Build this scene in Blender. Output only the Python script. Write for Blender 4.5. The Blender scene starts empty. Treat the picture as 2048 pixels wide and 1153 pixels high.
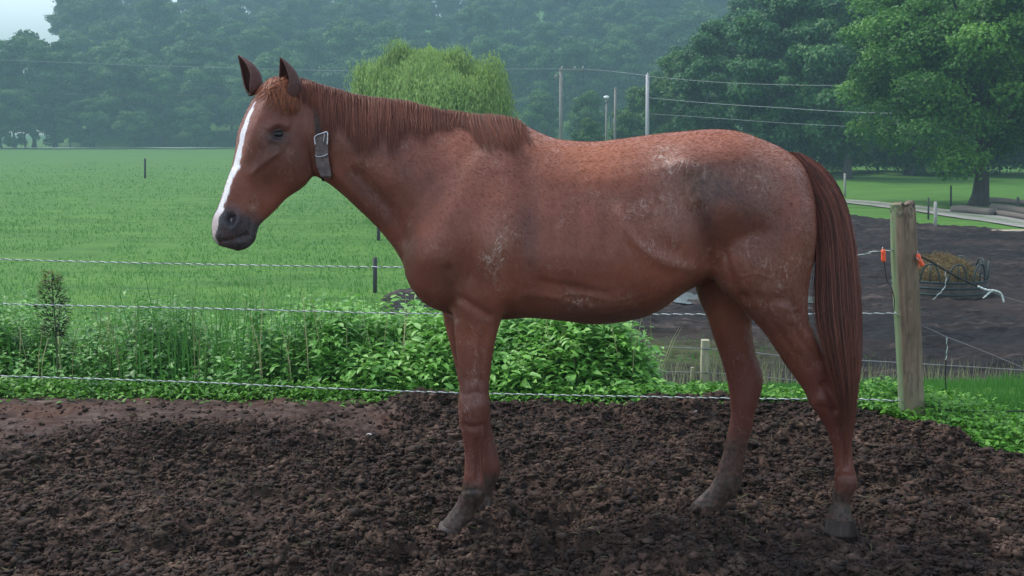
import bpy, bmesh, math, random
import numpy as np
from mathutils import Vector
from mathutils.bvhtree import BVHTree

R = math.radians
scene = bpy.context.scene
col = scene.collection
rng = np.random.default_rng(7)
random.seed(7)

HAZE = 0.0018
# ------------------------------------------------------------------ camera
FPX, PITCH, CAMZ = 2150.0, R(8.32), 1.53        # focal length in photo pixels, downward tilt, eye height
CP, SP = math.cos(PITCH), math.sin(PITCH)
cam_data = bpy.data.cameras.new('camera')
cam_data.sensor_width = 36.0
cam_data.lens = 36.0 * FPX / 2048.0
cam_data.clip_start = 0.05
cam_data.clip_end = 3000.0
cam = bpy.data.objects.new('camera', cam_data)
cam.location = (0, 0, CAMZ)
cam.rotation_euler = (R(90) - PITCH, 0, 0)
col.objects.link(cam)
scene.camera = cam

# ------------------------------------------------------------------ world, sun, exposure
SUN_EL, SUN_AZ = 56.0, -62.0                     # the veiled sun stands high on the left, a little beyond the horse; azimuth clockwise from +Y
world = bpy.data.worlds.new('World')
scene.world = world
world.use_nodes = True
wnt = world.node_tree
bg = wnt.nodes['Background']
sky = wnt.nodes.new('ShaderNodeTexSky')
sky.sky_type = 'NISHITA'
sky.sun_disc = False
sky.sun_elevation = R(SUN_EL)
sky.sun_rotation = R(SUN_AZ)
sky.air_density = 1.0
sky.dust_density = 1.0
sky.ozone_density = 2.0
# thin overcast: the sky's own colour, mostly washed out by cloud
hs = wnt.nodes.new('ShaderNodeHueSaturation')
hs.inputs['Saturation'].default_value = 0.60
wnt.links.new(sky.outputs[0], hs.inputs['Color'])
wnt.links.new(hs.outputs[0], bg.inputs[0])
bg.inputs[1].default_value = 0.15

sun_data = bpy.data.lights.new('sun', 'SUN')
sun_data.energy = 1.3
sun_data.angle = R(22)
sun_data.color = (1.0, 0.93, 0.84)
sun = bpy.data.objects.new('sun', sun_data)
sd = Vector((math.sin(R(SUN_AZ)) * math.cos(R(SUN_EL)), math.cos(R(SUN_AZ)) * math.cos(R(SUN_EL)), math.sin(R(SUN_EL))))
sun.rotation_euler = sd.to_track_quat('Z', 'Y').to_euler()
col.objects.link(sun)

scene.view_settings.view_transform = 'Standard'
scene.view_settings.look = 'None'
scene.view_settings.gamma = 1.0
scene.view_settings.use_curve_mapping = False
scene.view_settings.exposure = 1.42
scene.render.engine = 'CYCLES'
scene.cycles.use_denoising = True
scene.cycles.max_bounces = 6
scene.cycles.diffuse_bounces = 3
scene.cycles.glossy_bounces = 2
scene.cycles.transmission_bounces = 3
scene.cycles.transparent_max_bounces = 6
scene.cycles.volume_bounces = 1

# ------------------------------------------------------------------ measuring helpers
def W(px, py, Y):
    """point at depth Y that the photograph shows at (px, py)"""
    u = (px - 1024.0) / FPX; v = (576.5 - py) / FPX
    dy = CP + v * SP; dz = -SP + v * CP
    t = Y / dy
    return np.array((u * t, Y, CAMZ + t * dz))

def G(px, py, z=0.0):
    """point at height z seen at (px, py)"""
    u = (px - 1024.0) / FPX; v = (576.5 - py) / FPX
    dy = CP + v * SP; dz = -SP + v * CP
    t = (z - CAMZ) / dz
    return np.array((u * t, dy * t, z))

def proj(P):
    P = np.asarray(P, float)
    x, y, z = P[:, 0], P[:, 1], P[:, 2] - CAMZ
    dep = y * CP - z * SP; up = y * SP + z * CP
    return 1024 + FPX * x / dep, 576.5 - FPX * up / dep

def sstep(a, b, x):
    t = np.clip((np.asarray(x, float) - a) / (b - a), 0, 1)
    return t * t * (3 - 2 * t)

def hash3(i, j, k, seed):
    i = i.astype(np.int64); j = j.astype(np.int64); k = k.astype(np.int64)
    h = (i * 73856093) ^ (j * 19349663) ^ (k * 83492791) ^ (seed * 2654435761)
    h = h & 0xFFFFFFFF
    h = ((h ^ (h >> 16)) * 0x45d9f3b) & 0xFFFFFFFF
    h = ((h ^ (h >> 16)) * 0x45d9f3b) & 0xFFFFFFFF
    h = h ^ (h >> 16)
    return (h & 0xFFFFFF) / float(0xFFFFFF)

def vnoise(x, y, z=0.0, seed=0):
    x = np.asarray(x, float); y = np.asarray(y, float); z = np.zeros_like(x) + z
    i, j, k = np.floor(x), np.floor(y), np.floor(z)
    fx, fy, fz = x - i, y - j, z - k
    fx = fx * fx * (3 - 2 * fx); fy = fy * fy * (3 - 2 * fy); fz = fz * fz * (3 - 2 * fz)
    r = 0
    for a in (0, 1):
        wa = fx if a else 1 - fx
        for b in (0, 1):
            wb = fy if b else 1 - fy
            for c in (0, 1):
                wc = fz if c else 1 - fz
                r = r + wa * wb * wc * hash3(i + a, j + b, k + c, seed)
    return r * 2 - 1

def fbm(x, y, z=0.0, octaves=4, seed=0, gain=0.5):
    r = 0; a = 1.0; f = 1.0; s = 0
    for o in range(octaves):
        r = r + a * vnoise(x * f + o * 17.3, y * f - o * 9.1, z * f if not np.isscalar(z) else z, seed + o)
        s += a; a *= gain; f *= 2.03
    return r / s

def clods(x, y, freq, seed, presence=0.8):
    """rounded lumps scattered on a plane, 0..1"""
    X, Y = x * freq, y * freq
    i, j = np.floor(X), np.floor(Y)
    out = np.zeros_like(X)
    zz = np.zeros_like(X)
    for a in (-1, 0, 1):
        for b in (-1, 0, 1):
            ci, cj = i + a, j + b
            h1 = hash3(ci, cj, zz, seed); h2 = hash3(ci, cj, zz + 1, seed); h3 = hash3(ci, cj, zz + 2, seed)
            h4 = hash3(ci, cj, zz + 3, seed)
            cx, cy = ci + 0.15 + 0.7 * h1, cj + 0.15 + 0.7 * h2
            rr = 0.35 + 0.5 * h3
            d2 = ((X - cx) ** 2 + (Y - cy) ** 2) / (rr * rr)
            hh = np.sqrt(np.clip(1 - d2, 0, 1)) * (0.35 + 0.65 * h3) * (h4 < presence)
            out = np.maximum(out, hh)
    return out

# ------------------------------------------------------------------ mesh helpers
def mesh_np(name, V, faces, smooth=True, attrs=None):
    V = np.ascontiguousarray(V, dtype=np.float32)
    if isinstance(faces, np.ndarray): faces = [faces]
    faces = [np.asarray(f, dtype=np.int32) for f in faces if len(f)]
    me = bpy.data.meshes.new(name)
    me.vertices.add(len(V)); me.vertices.foreach_set('co', V.ravel())
    loops = np.concatenate([f.ravel() for f in faces])
    tot = np.concatenate([np.full(len(f), f.shape[1], np.int32) for f in faces])
    start = np.concatenate([[0], np.cumsum(tot)[:-1]]).astype(np.int32)
    me.loops.add(len(loops)); me.loops.foreach_set('vertex_index', loops)
    me.polygons.add(len(tot)); me.polygons.foreach_set('loop_start', start)
    if attrs:
        for k, v in attrs.items():
            a = me.attributes.new(k, 'FLOAT', 'POINT')
            a.data.foreach_set('value', np.ascontiguousarray(v, dtype=np.float32))
    me.polygons.foreach_set('use_smooth', np.full(len(tot), bool(smooth)))
    me.update(calc_edges=True)
    return me

def link(name, me, mat=None, parent=None, loc=None):
    o = bpy.data.objects.new(name, me)
    col.objects.link(o)
    if mat is not None and me is not None and len(me.materials) == 0: me.materials.append(mat)
    if parent is not None: o.parent = parent
    if loc is not None: o.location = loc
    return o

def tag(o, label=None, cat=None, group=None, kind=None):
    if label: o['label'] = label
    if cat: o['category'] = cat
    if group: o['group'] = group
    if kind: o['kind'] = kind
    return o

def empty(name, loc=(0, 0, 0), **kw):
    o = bpy.data.objects.new(name, None)
    col.objects.link(o); o.location = tuple(float(c) for c in loc)
    o.empty_display_size = 0.1
    tag(o, **kw)
    return o

def child(name, V, faces, mat, root, smooth=True, attrs=None):
    """part mesh given in world coordinates, parented to the thing's Empty"""
    V = np.asarray(V, float) - np.array(root.location)
    return link(name, mesh_np(name, V, faces, smooth, attrs), mat, root)

def join(parts):
    Vs, quads, tris, n = [], [], [], 0
    for V, fs in parts:
        V = np.asarray(V, float)
        if isinstance(fs, np.ndarray): fs = [fs]
        for f in fs:
            f = np.asarray(f)
            if len(f) == 0: continue
            (quads if f.shape[1] == 4 else tris).append(f + n)
        Vs.append(V); n += len(V)
    out = []
    if quads: out.append(np.concatenate(quads))
    if tris: out.append(np.concatenate(tris))
    return np.concatenate(Vs), out

def rings_to_mesh(rings, cap=True):
    rings = np.asarray(rings, float); n, k, _ = rings.shape
    V = rings.reshape(-1, 3)
    i = np.arange(n - 1)[:, None]; j = np.arange(k)[None, :]; jn = (j + 1) % k
    q = np.stack([i * k + j, i * k + jn, (i + 1) * k + jn, (i + 1) * k + j], -1).reshape(-1, 4)
    if not cap: return V, [q]
    c0, c1 = len(V), len(V) + 1
    V = np.concatenate([V, rings[0].mean(0)[None], rings[-1].mean(0)[None]])
    jj = np.arange(k)
    t0 = np.stack([np.full(k, c0), (jj + 1) % k, jj], -1)
    t1 = np.stack([np.full(k, c1), (n - 1) * k + jj, (n - 1) * k + (jj + 1) % k], -1)
    return V, [q, np.concatenate([t0, t1])]

def catmull(P, sub=4):
    P = np.asarray(P, float)
    Q = np.concatenate([[2 * P[0] - P[1]], P, [2 * P[-1] - P[-2]]])
    out = []
    for a in range(len(P) - 1):
        p0, p1, p2, p3 = Q[a], Q[a + 1], Q[a + 2], Q[a + 3]
        for s in range(sub):
            t = s / sub
            out.append(0.5 * (2 * p1 + (p2 - p0) * t + (2 * p0 - 5 * p1 + 4 * p2 - p3) * t * t + (3 * p1 - p0 - 3 * p2 + p3) * t ** 3))
    out.append(P[-1])
    return np.array(out)

def tube(path, rad, sides=8, cap=True, squash=None, twist=0.0):
    P = np.asarray(path, float); n = len(P)
    rad = np.broadcast_to(np.asarray(rad, float), (n,)).copy()
    T = np.gradient(P, axis=0); T /= np.linalg.norm(T, axis=1)[:, None] + 1e-12
    up = np.array((0.0, 0, 1)) if abs(T[0][2]) < 0.9 else np.array((1.0, 0, 0))
    A = np.cross(T[0], up); A /= np.linalg.norm(A)
    rings = []
    ang = np.arange(sides) * 2 * math.pi / sides
    for i in range(n):
        A = A - T[i] * A.dot(T[i]); A /= np.linalg.norm(A) + 1e-12
        B = np.cross(T[i], A)
        a = ang + twist * i
        rings.append(P[i] + rad[i] * (np.cos(a)[:, None] * A + np.sin(a)[:, None] * B))
    return rings_to_mesh(rings, cap)

def box(c, s, rz=0.0, bev=0.0):
    """bevelled box, centre c, full sizes s"""
    c = np.asarray(c, float); hx, hy, hz = np.array(s, float) / 2
    b = bev if bev else min(hx, hy, hz) * 0.08
    rings = []
    for z, ins in ((-hz, b), (-hz + b, 0), (hz - b, 0), (hz, b)):
        x, y = hx - ins, hy - ins
        bb = b * 0.7
        rings.append([(-x + bb, -y, z), (x - bb, -y, z), (x, -y + bb, z), (x, y - bb, z), (x - bb, y, z), (-x + bb, y, z), (-x, y - bb, z), (-x, -y + bb, z)])
    V, f = rings_to_mesh(rings)
    ca, sa = math.cos(rz), math.sin(rz)
    V = np.stack([V[:, 0] * ca - V[:, 1] * sa, V[:, 0] * sa + V[:, 1] * ca, V[:, 2]], -1) + c
    return V, f

def strands(paths, r0, r1=0.0003, sides=3):
    """many thin tapered hairs at once. paths (N,S,3), root radius r0 (N,)"""
    P = np.asarray(paths, float); n, s, _ = P.shape
    T = np.gradient(P, axis=1); T /= np.linalg.norm(T, axis=2, keepdims=True) + 1e-12
    ref = np.array((0.35, 0.9, 0.2)); ref /= np.linalg.norm(ref)
    A = np.cross(T, ref); A /= np.linalg.norm(A, axis=2, keepdims=True) + 1e-12
    B = np.cross(T, A)
    t = np.linspace(0, 1, s)
    r0 = np.broadcast_to(np.asarray(r0, float), (n,))
    prof = np.clip(1.0 - t ** 3, 0, 1) * 0.95 + 0.05
    rad = r0[:, None] * prof[None, :]
    V = []
    for k in range(sides):
        a = 2 * math.pi * k / sides
        V.append(P + rad[..., None] * (math.cos(a) * A + math.sin(a) * B))
    V = np.stack(V, 2).reshape(-1, 3)
    base = (np.arange(n) * s * sides)[:, None, None]
    i = np.arange(s - 1)[None, :, None] * sides; k = np.arange(sides)[None, None, :]
    kn = (k + 1) % sides
    q = np.stack([base + i + k, base + i + kn, base + i + sides + kn, base + i + sides + k], -1).reshape(-1, 4)
    return V, [q]

# ------------------------------------------------------------------ node helpers
class NT:
    def __init__(s, name):
        s.m = bpy.data.materials.new(name); s.m.use_nodes = True
        s.nt = s.m.node_tree; s.b = s.nt.nodes['Principled BSDF']; s.out = s.nt.nodes['Material Output']
        s._tc = None
    def n(s, typ, **kw):
        nd = s.nt.nodes.new(typ)
        for k, v in kw.items(): setattr(nd, k, v)
        return nd
    def l(s, a, b): s.nt.links.new(a, b)
    def tc(s):
        if s._tc is None: s._tc = s.n('ShaderNodeTexCoord')
        return s._tc.outputs['Object']
    def set(s, sock, v):
        if hasattr(v, 'is_linked') or hasattr(v, 'links'): s.l(v, sock)
        elif isinstance(v, (tuple, list)) and len(v) == 3 and sock.type == 'RGBA': sock.default_value = (*v, 1)
        else: sock.default_value = v
    def noise(s, scale, detail=4, rough=0.5, vec=None, stretch=None, dist=0.0):
        nd = s.n('ShaderNodeTexNoise'); nd.inputs['Scale'].default_value = scale
        nd.inputs['Detail'].default_value = detail; nd.inputs['Roughness'].default_value = rough
        nd.inputs['Distortion'].default_value = dist
        v = vec or s.tc()
        if stretch:
            mp = s.n('ShaderNodeMapping'); mp.inputs['Scale'].default_value = stretch
            s.l(v, mp.inputs[0]); v = mp.outputs[0]
        s.l(v, nd.inputs['Vector'])
        return nd.outputs['Fac']
    def ramp(s, fac, stops):
        nd = s.n('ShaderNodeValToRGB'); e = nd.color_ramp.elements
        while len(e) < len(stops): e.new(0.5)
        for a, (p, c) in zip(e, stops):
            a.position = p; a.color = (*c, 1) if isinstance(c, (tuple, list)) else (c, c, c, 1)
        s.l(fac, nd.inputs[0]); return nd.outputs[0]
    def mix(s, fac, a, b, mode='MIX'):
        nd = s.n('ShaderNodeMix', data_type='RGBA', blend_type=mode)
        s.set(nd.inputs[0], fac); s.set(nd.inputs[6], a); s.set(nd.inputs[7], b)
        return nd.outputs[2]
    def math(s, op, a, b=0.0, clamp=False):
        nd = s.n('ShaderNodeMath', operation=op, use_clamp=clamp)
        s.set(nd.inputs[0], a); s.set(nd.inputs[1], b); return nd.outputs[0]
    def attr(s, name):
        nd = s.n('ShaderNodeAttribute', attribute_name=name); return nd.outputs['Fac']
    def base(s, c): s.set(s.b.inputs['Base Color'], c)
    def rough(s, v): s.set(s.b.inputs['Roughness'], v)
    def spec(s, v): s.b.inputs['Specular IOR Level'].default_value = v
    def bump(s, h, strength=0.5, dist=0.01):
        nd = s.n('ShaderNodeBump'); nd.inputs['Strength'].default_value = strength; nd.inputs['Distance'].default_value = dist
        s.l(h, nd.inputs['Height']); s.l(nd.outputs[0], s.b.inputs['Normal'])

def simple(name, c, rough=0.7, metal=0.0, var=0.25, scale=30, bump=0.2, bdist=0.003, stretch=None, spec=0.4):
    t = NT(name)
    n = t.noise(scale, 5, 0.6, stretch=stretch)
    lo = tuple(x * (1 - var) for x in c); hi = tuple(min(1, x * (1 + var)) for x in c)
    t.base(t.ramp(n, [(0.3, lo), (0.7, hi)])); t.rough(rough); t.b.inputs['Metallic'].default_value = metal
    t.spec(spec); t.bump(n, bump, bdist)
    return t.m

def leafmat(name, stops, trans=0.35, rough=0.55, scale=0.4, spec=0.3):
    """leaves: colour from a per-leaf tint plus a slow drift, part of the light passes through"""
    t = NT(name)
    n = t.noise(scale, 3)
    f = t.math('ADD', t.math('MULTIPLY', t.attr('tint'), 0.7), t.math('MULTIPLY', n, 0.3))
    c = t.ramp(f, stops)
    t.base(c); t.rough(rough); t.spec(spec)
    tr = t.n('ShaderNodeBsdfTranslucent'); t.l(c, tr.inputs[0])
    mx = t.n('ShaderNodeMixShader'); mx.inputs[0].default_value = trans
    t.l(t.b.outputs[0], mx.inputs[1]); t.l(tr.outputs[0], mx.inputs[2]); t.l(mx.outputs[0], t.out.inputs[0])
    return t.m
# ------------------------------------------------------------------ terrain
_epx = [(-900, 6.5), (0, 6.12), (450, 6.1), (900, 6.0), (1150, 6.0), (1400, 6.0), (1600, 5.95), (1720, 5.8), (1800, 5.62), (1860, 5.42), (1950, 5.15), (2048, 4.95), (2300, 4.4), (2700, 4.0)]
_ex = np.array([(p - 1024) / FPX * d * 1.0 for p, d in _epx]); _ed = np.array([d for p, d in _epx])
def edge(X):                                      # depth at which the churned yard ends and the bank starts
    return np.interp(X, _ex, _ed)
LOW = -2.2
def terrain(X, Y):
    X = np.asarray(X, float); Y = np.asarray(Y, float)
    t = Y - np.maximum(edge(X), 6.12 * sstep(.7, 1.1, X))      # on the right a level grassy lip reaches past the post
    z = np.interp(t, [0, .25, .6, 1.0, 1.5, 3, 6, 9.5, 10.5], [0, -.015, -.11, -.29, -.50, -.88, -1.62, -2.17, LOW])
    z = z + 0.10 * fbm(X * 0.12, Y * 0.12, seed=3, octaves=3) * sstep(8, 25, Y)
    # wooded hill behind the field
    a = X / np.maximum(Y, 1.0)
    hill = 0.33 * np.clip(Y - 242, 0, 190) * sstep(-0.425, -0.385, a)
    hill = hill * (0.85 + 0.15 * np.sin(a * 9))
    return z + hill

def ground_z(x, y): return float(terrain(np.array([x]), np.array([y]))[0])

ys = np.concatenate([np.linspace(-25, 4, 20), np.linspace(4.2, 16, 130), np.geomspace(16.2, 1000, 170)])
us = np.linspace(-1, 1, 261)
GY, GU = np.meshgrid(ys, us, indexing='ij')
half = 14 + 1.1 * np.maximum(GY, 0)
GX = GU * half
GZ = terrain(GX, GY)
GZ = GZ + 0.03 * fbm(GX * 1.2, GY * 1.2, seed=11, octaves=3) * sstep(0.3, 2.0, GY - edge(GX)) - 0.13 * (1 - sstep(-0.15, 0.30, GY - edge(GX)))
n0, n1 = GX.shape
ii, jj = np.meshgrid(np.arange(n0 - 1), np.arange(n1 - 1), indexing='ij')
def gridf(n1, ii, jj):
    a = ii * n1 + jj
    return np.stack([a, a + 1, a + n1 + 1, a + n1], -1).reshape(-1, 4)

t = NT('field_grass')
n_big = t.noise(0.035, 4, 0.55); n_mid = t.noise(0.5, 5, 0.6, stretch=(0.5, 1.6, 1)); n_fine = t.noise(5, 6, 0.75, stretch=(.5, 1.2, 1))
c = t.ramp(n_mid, [(0.3, (0.050, 0.125, 0.019)), (0.48, (0.076, 0.180, 0.027)), (0.62, (0.098, 0.215, 0.033)), (0.8, (0.125, 0.232, 0.043))])
c = t.mix(t.ramp(n_big, [(0.42, 0.0), (0.62, 0.6)]), c, (0.075, 0.18, 0.03))
c = t.mix(t.ramp(n_fine, [(0.35, 0.55), (0.6, 0.0)]), c, (0.03, 0.085, 0.018))
c = t.mix(t.ramp(t.noise(0.9, 3, stretch=(0.35, 2.2, 1)), [(0.60, 0.0), (0.72, 0.45)]), c, (0.03, 0.085, 0.03))
t.base(c); t.rough(0.9); t.spec(0.15); t.bump(n_fine, 0.6, 0.05)
M_FIELD = t.m
g = link('ground', mesh_np('ground', np.stack([GX, GY, GZ], -1).reshape(-1, 3), gridf(n1, ii, jj)), M_FIELD)
tag(g, kind='structure')

# --- churned yard the horse stands in
def cat(*a): return np.unique(np.round(np.concatenate(a), 5))
xs = cat(np.linspace(-9, -3.2, 60), np.arange(-3.2, 3.2, 0.0078), np.linspace(3.2, 9, 60))
ysd = cat(np.linspace(-6, 3.3, 70), np.arange(3.3, 4.6, 0.0062), np.arange(4.6, 5.5, 0.0085), np.arange(5.5, 7.0, 0.0115))
YX, YY = np.meshgrid(xs, ysd)
def yard_h(X, Y, detail=True):
    wx = X + 0.03 * vnoise(X * 9, Y * 9, seed=21) + 0.01 * vnoise(X * 30, Y * 30, seed=22)
    wy = Y + 0.03 * vnoise(X * 9, Y * 9, seed=23) + 0.01 * vnoise(X * 30, Y * 30, seed=24)
    # the back-left strip is trodden smooth
    flat = sstep(5.05, 5.75, Y + 0.55 * fbm(X * 1.6, Y * 2.6, seed=31, octaves=5)) * (1 - sstep(-0.75, -0.25, X + 0.3 * vnoise(X * 2, Y * 2, seed=33)))
    amp = 1 - 0.68 * flat
    amp = amp * (0.75 + 0.5 * sstep(-0.3, 0.4, fbm(X * 1.6, Y * 1.6, seed=35, octaves=3)))
    h = 0.055 * fbm(X * 1.7, Y * 2.1, seed=5, octaves=3) * (1 - 0.6 * flat)
    h = h + amp * (0.046 * fbm(wx * 5, wy * 5, seed=41, octaves=4)
                   + 0.026 * clods(wx, wy, 8, 51, 0.4) + 0.020 * clods(wx, wy, 20, 52, 0.6)
                   + 0.018 * clods(wx + 0.3, wy, 36, 53, 0.75))
    if detail:
        h = h + amp * (0.0115 * clods(wx, wy + 0.7, 62, 54, 0.8) + 0.006 * vnoise(X * 110, Y * 110, seed=55)) + 0.0015 * vnoise(X * 120, Y * 120, seed=57)
    return h - 0.020, flat
YH, YFLAT = yard_h(YX, YY)
# hoof prints and heaps at the feet
for (hx, hy, hr, hd) in ((-0.75, 4.6, 0.09, -0.05), (0.2, 4.35, 0.08, -0.045), (0.55, 3.85, 0.09, -0.05), (-1.3, 4.9, 0.1, -0.05),
                         (1.6, 4.55, 0.1, -0.05), (-0.1, 5.1, 0.1, -0.05), (0.5, 4.6, 0.08, -0.05), (1.75, 3.75, 0.12, -0.06), (-1.0, 3.9, 0.12, -0.05),
                         (0.93, 5.75, 0.16, 0.07), (-0.65, 5.7, 0.15, 0.04), (2.05, 5.25, 0.18, 0.06), (2.0, 4.7, .15, .05), (-1.75, 5.3, 0.2, 0.04)):
    d = np.hypot(YX - hx, YY - hy) / hr
    YH = YH + hd * np.exp(-d * d) * (0.7 + 0.5 * vnoise(YX * 25, YY * 25, seed=61))
# mud squeezed up round each hoof
for (hx, hy) in ((-0.215, 3.93), (-0.105, 4.13), (1.21, 3.95), (0.77, 4.19)):
    d = np.hypot((YX - hx) / 1.15, YY - hy)
    YH = np.where(d < 0.16, YH * (0.35 + 0.65 * sstep(.02, .10, d)), YH) + (0.018 + 0.014 * vnoise(YX * 28, YY * 28, seed=62)) * np.exp(-((d - 0.085) / 0.045) ** 2)
eg = YY - (edge(YX) + 0.09 * fbm(YX * 2.2, YY * 0.5, seed=63, octaves=4))
YH = YH + 0.045 * np.exp(-((eg + 0.25) / 0.2) ** 2) * (0.3 + 0.7 * sstep(-0.9, 0.2, YX)) * (0.5 + 0.5 * vnoise(YX * 3, YY * 2, seed=64))
YZ = np.where(eg < 0, YH, YH - 1.1 * eg ** 1.2 if False else YH)
YZ = YH - 0.34 * sstep(-0.02, 0.32, eg) + (terrain(YX, YY)) * sstep(0.0, 0.3, eg)
n1 = YX.shape[1]
ii, jj = np.meshgrid(np.arange(YX.shape[0] - 1), np.arange(n1 - 1), indexing='ij')
fac = gridf(n1, ii, jj)
keep = (eg.ravel()[fac].max(1) < 0.45)
t = NT('churned_mud')
flat = t.attr('flat'); hgt = t.attr('hgt')
n1_ = t.noise(2.2, 5, 0.6); n2_ = t.noise(45, 4, 0.7); n3_ = t.noise(14, 4, 0.6)
c = t.ramp(n3_, [(0.3, (0.012, 0.0070, 0.0048)), (0.44, (0.032, 0.0195, 0.0135)), (0.58, (0.078, 0.0490, 0.0350)), (0.72, (0.185, 0.126, 0.096))])
c = t.mix(t.ramp(n1_, [(0.4, 0.0), (0.62, 0.65)]), c, (0.015, 0.0095, 0.007))
c = t.mix(t.ramp(t.noise(6, 3), [(0.55, 0.0), (0.72, 0.45)]), c, (0.020, 0.021, 0.009))
c = t.mix(t.ramp(n2_, [(0.58, 0.0), (0.75, 0.5)]), c, (0.060, 0.043, 0.032))
c = t.mix(t.ramp(t.noise(1.1, 3), [(0.5, 0.0), (0.7, 0.4)]), c, (0.034, 0.018, 0.014))
cf = t.ramp(t.noise(7, 5, 0.6, stretch=(0.6, 1.6, 1)), [(0.3, (0.028, 0.017, 0.0135)), (0.5, (0.060, 0.037, 0.029)), (0.62, (0.092, 0.062, 0.050)), (0.74, (0.17, 0.125, 0.105))])
cf = t.mix(t.ramp(t.noise(2.5, 3), [(0.5, 0.0), (0.68, 0.7)]), cf, (0.085, 0.040, 0.024))
c = t.mix(flat, c, cf)
t.base(c); t.spec(0.14)
t.rough(t.ramp(n3_, [(0.35, 0.6), (0.6, 0.95)]))
t.bump(t.math('ADD', n2_, t.math('MULTIPLY', t.noise(160, 3, 0.7), 0.5)), 0.55, 0.006)
M_MUD = t.m
yard = link('yard_mud', mesh_np('yard_mud', np.stack([YX, YY, YZ], -1).reshape(-1, 3), fac[keep], True, {'flat': YFLAT.ravel(), 'hgt': YH.ravel()}), M_MUD)
tag(yard, kind='structure')

# loose crumbs and clods lying on the churned surface
def ico():
    b = bmesh.new(); bmesh.ops.create_icosphere(b, subdivisions=1, radius=1.0)
    v = np.array([q.co[:] for q in b.verts]); f = np.array([[q.index for q in p.verts] for p in b.faces]); b.free(); return v, f
def scatter_clods(n, seed):
    g_ = np.random.default_rng(seed)
    iv, if_ = ico()
    Y = 3.3 + (edge(0) - 3.35) * g_.random(n) ** 0.85; X = g_.uniform(-.62, .62, n) * Y
    kp = Y < edge(X) - .02
    clump = vnoise(X * 2.4, Y * 2.4, seed=71) + .7 * vnoise(X * 7, Y * 7, seed=72)
    _, fl = yard_h(X, Y, False)
    kp &= (g_.random(n) < .72 + .35 * clump) & (g_.random(n) > fl * .93)
    X, Y = X[kp], Y[kp]; n = len(X)
    ix = np.clip(np.searchsorted(xs, X), 1, len(xs) - 1); iy = np.clip(np.searchsorted(ysd, Y), 1, len(ysd) - 1)
    Z = YZ[iy, ix]
    r = 0.0041 * (1 - g_.random(n)) ** -0.40; r = np.clip(r, .0030, .0175)
    sc = r[:, None] * g_.uniform(.6, 1.35, (n, 3)) * np.array((1.25, 1.05, .62))
    a = g_.uniform(0, 6.28, n); ca, sa = np.cos(a), np.sin(a)
    B = iv[None] * (1 + .50 * g_.normal(size=(n, len(iv), 1))) * sc[:, None, :]
    V = np.stack([B[..., 0] * ca[:, None] - B[..., 1] * sa[:, None], B[..., 0] * sa[:, None] + B[..., 1] * ca[:, None], B[..., 2]], -1)
    V = V + np.stack([X, Y, Z + sc[:, 2] * .25], -1)[:, None, :]
    F_ = (if_[None] + (np.arange(n) * len(iv))[:, None, None]).reshape(-1, 3)
    return V.reshape(-1, 3), F_, n
V, f, n = scatter_clods(170000, 73)
o = link('mud_clods', mesh_np('mud_clods', V, f, True, {'flat': np.zeros(len(V))}), M_MUD)
tag(o, 'loose dark crumbs and clods of mud strewn over the churned yard', 'mud', None, 'stuff')
# ------------------------------------------------------------------ the horse
YC = 4.05                                         # depth of the horse's middle plane
HEAD_TURN = R(33)
HP0 = W(592, 170, YC)
HE = np.array((-math.cos(HEAD_TURN), -math.sin(HEAD_TURN), 0.0))
HL = np.array((math.sin(HEAD_TURN), -math.cos(HEAD_TURN), 0.0))      # towards the horse's near side
def WH(px, py):
    """point of the head's middle plane seen at (px, py)"""
    d = W(px, py, 1.0) - np.array((0, 0, CAMZ))
    o = np.array((0, 0, CAMZ))
    t = (HP0 - o).dot(HL) / d.dot(HL)
    return o + d * t

def closed_cr(P, k):
    P = np.asarray(P, float); n = len(P)
    sub = 6; out = []
    for a in range(n):
        p0, p1, p2, p3 = P[a - 1], P[a], P[(a + 1) % n], P[(a + 2) % n]
        for s in range(sub):
            t = s / sub
            out.append(0.5 * (2 * p1 + (p2 - p0) * t + (2 * p0 - 5 * p1 + 4 * p2 - p3) * t * t + (3 * p1 - p0 - 3 * p2 + p3) * t ** 3))
    out = np.array(out)
    L = np.concatenate([[0], np.cumsum(np.linalg.norm(np.diff(np.vstack([out, out[:1]]), axis=0), axis=1))])
    s = np.linspace(0, L[-1], k, endpoint=False)
    full = np.vstack([out, out[:1]])
    return np.stack([np.interp(s, L, full[:, c]) for c in range(3)], -1)

def section(D, J, L, prof, k=36):
    """ring through D and J; prof = [(s, half width)] from D to J"""
    D, J, L = map(lambda a: np.asarray(a, float), (D, J, L))
    pts = [D] + [D + (J - D) * s + L * w for s, w in prof] + [J] + [D + (J - D) * s - L * w for s, w in reversed(prof)]
    return closed_cr(pts, k)

def ell(w, top=1.0, bot=1.0):
    return [(0.03, w * 0.36 * top), (0.14, w * 0.72 * top), (0.32, w * 0.96 * (0.5 + 0.5 * top)), (0.5, w), (0.68, w * 0.96 * (0.5 + 0.5 * bot)), (0.86, w * 0.72 * bot), (0.97, w * 0.36 * bot)]

def smooth_loft(rings, sub=3):
    R_ = np.asarray(rings); n = len(R_)
    flat_ = catmull(R_.reshape(n, -1), sub)
    return rings_to_mesh(flat_.reshape(-1, R_.shape[1], 3))

LY = np.array((0.0, 1.0, 0.0))
parts = []
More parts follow.
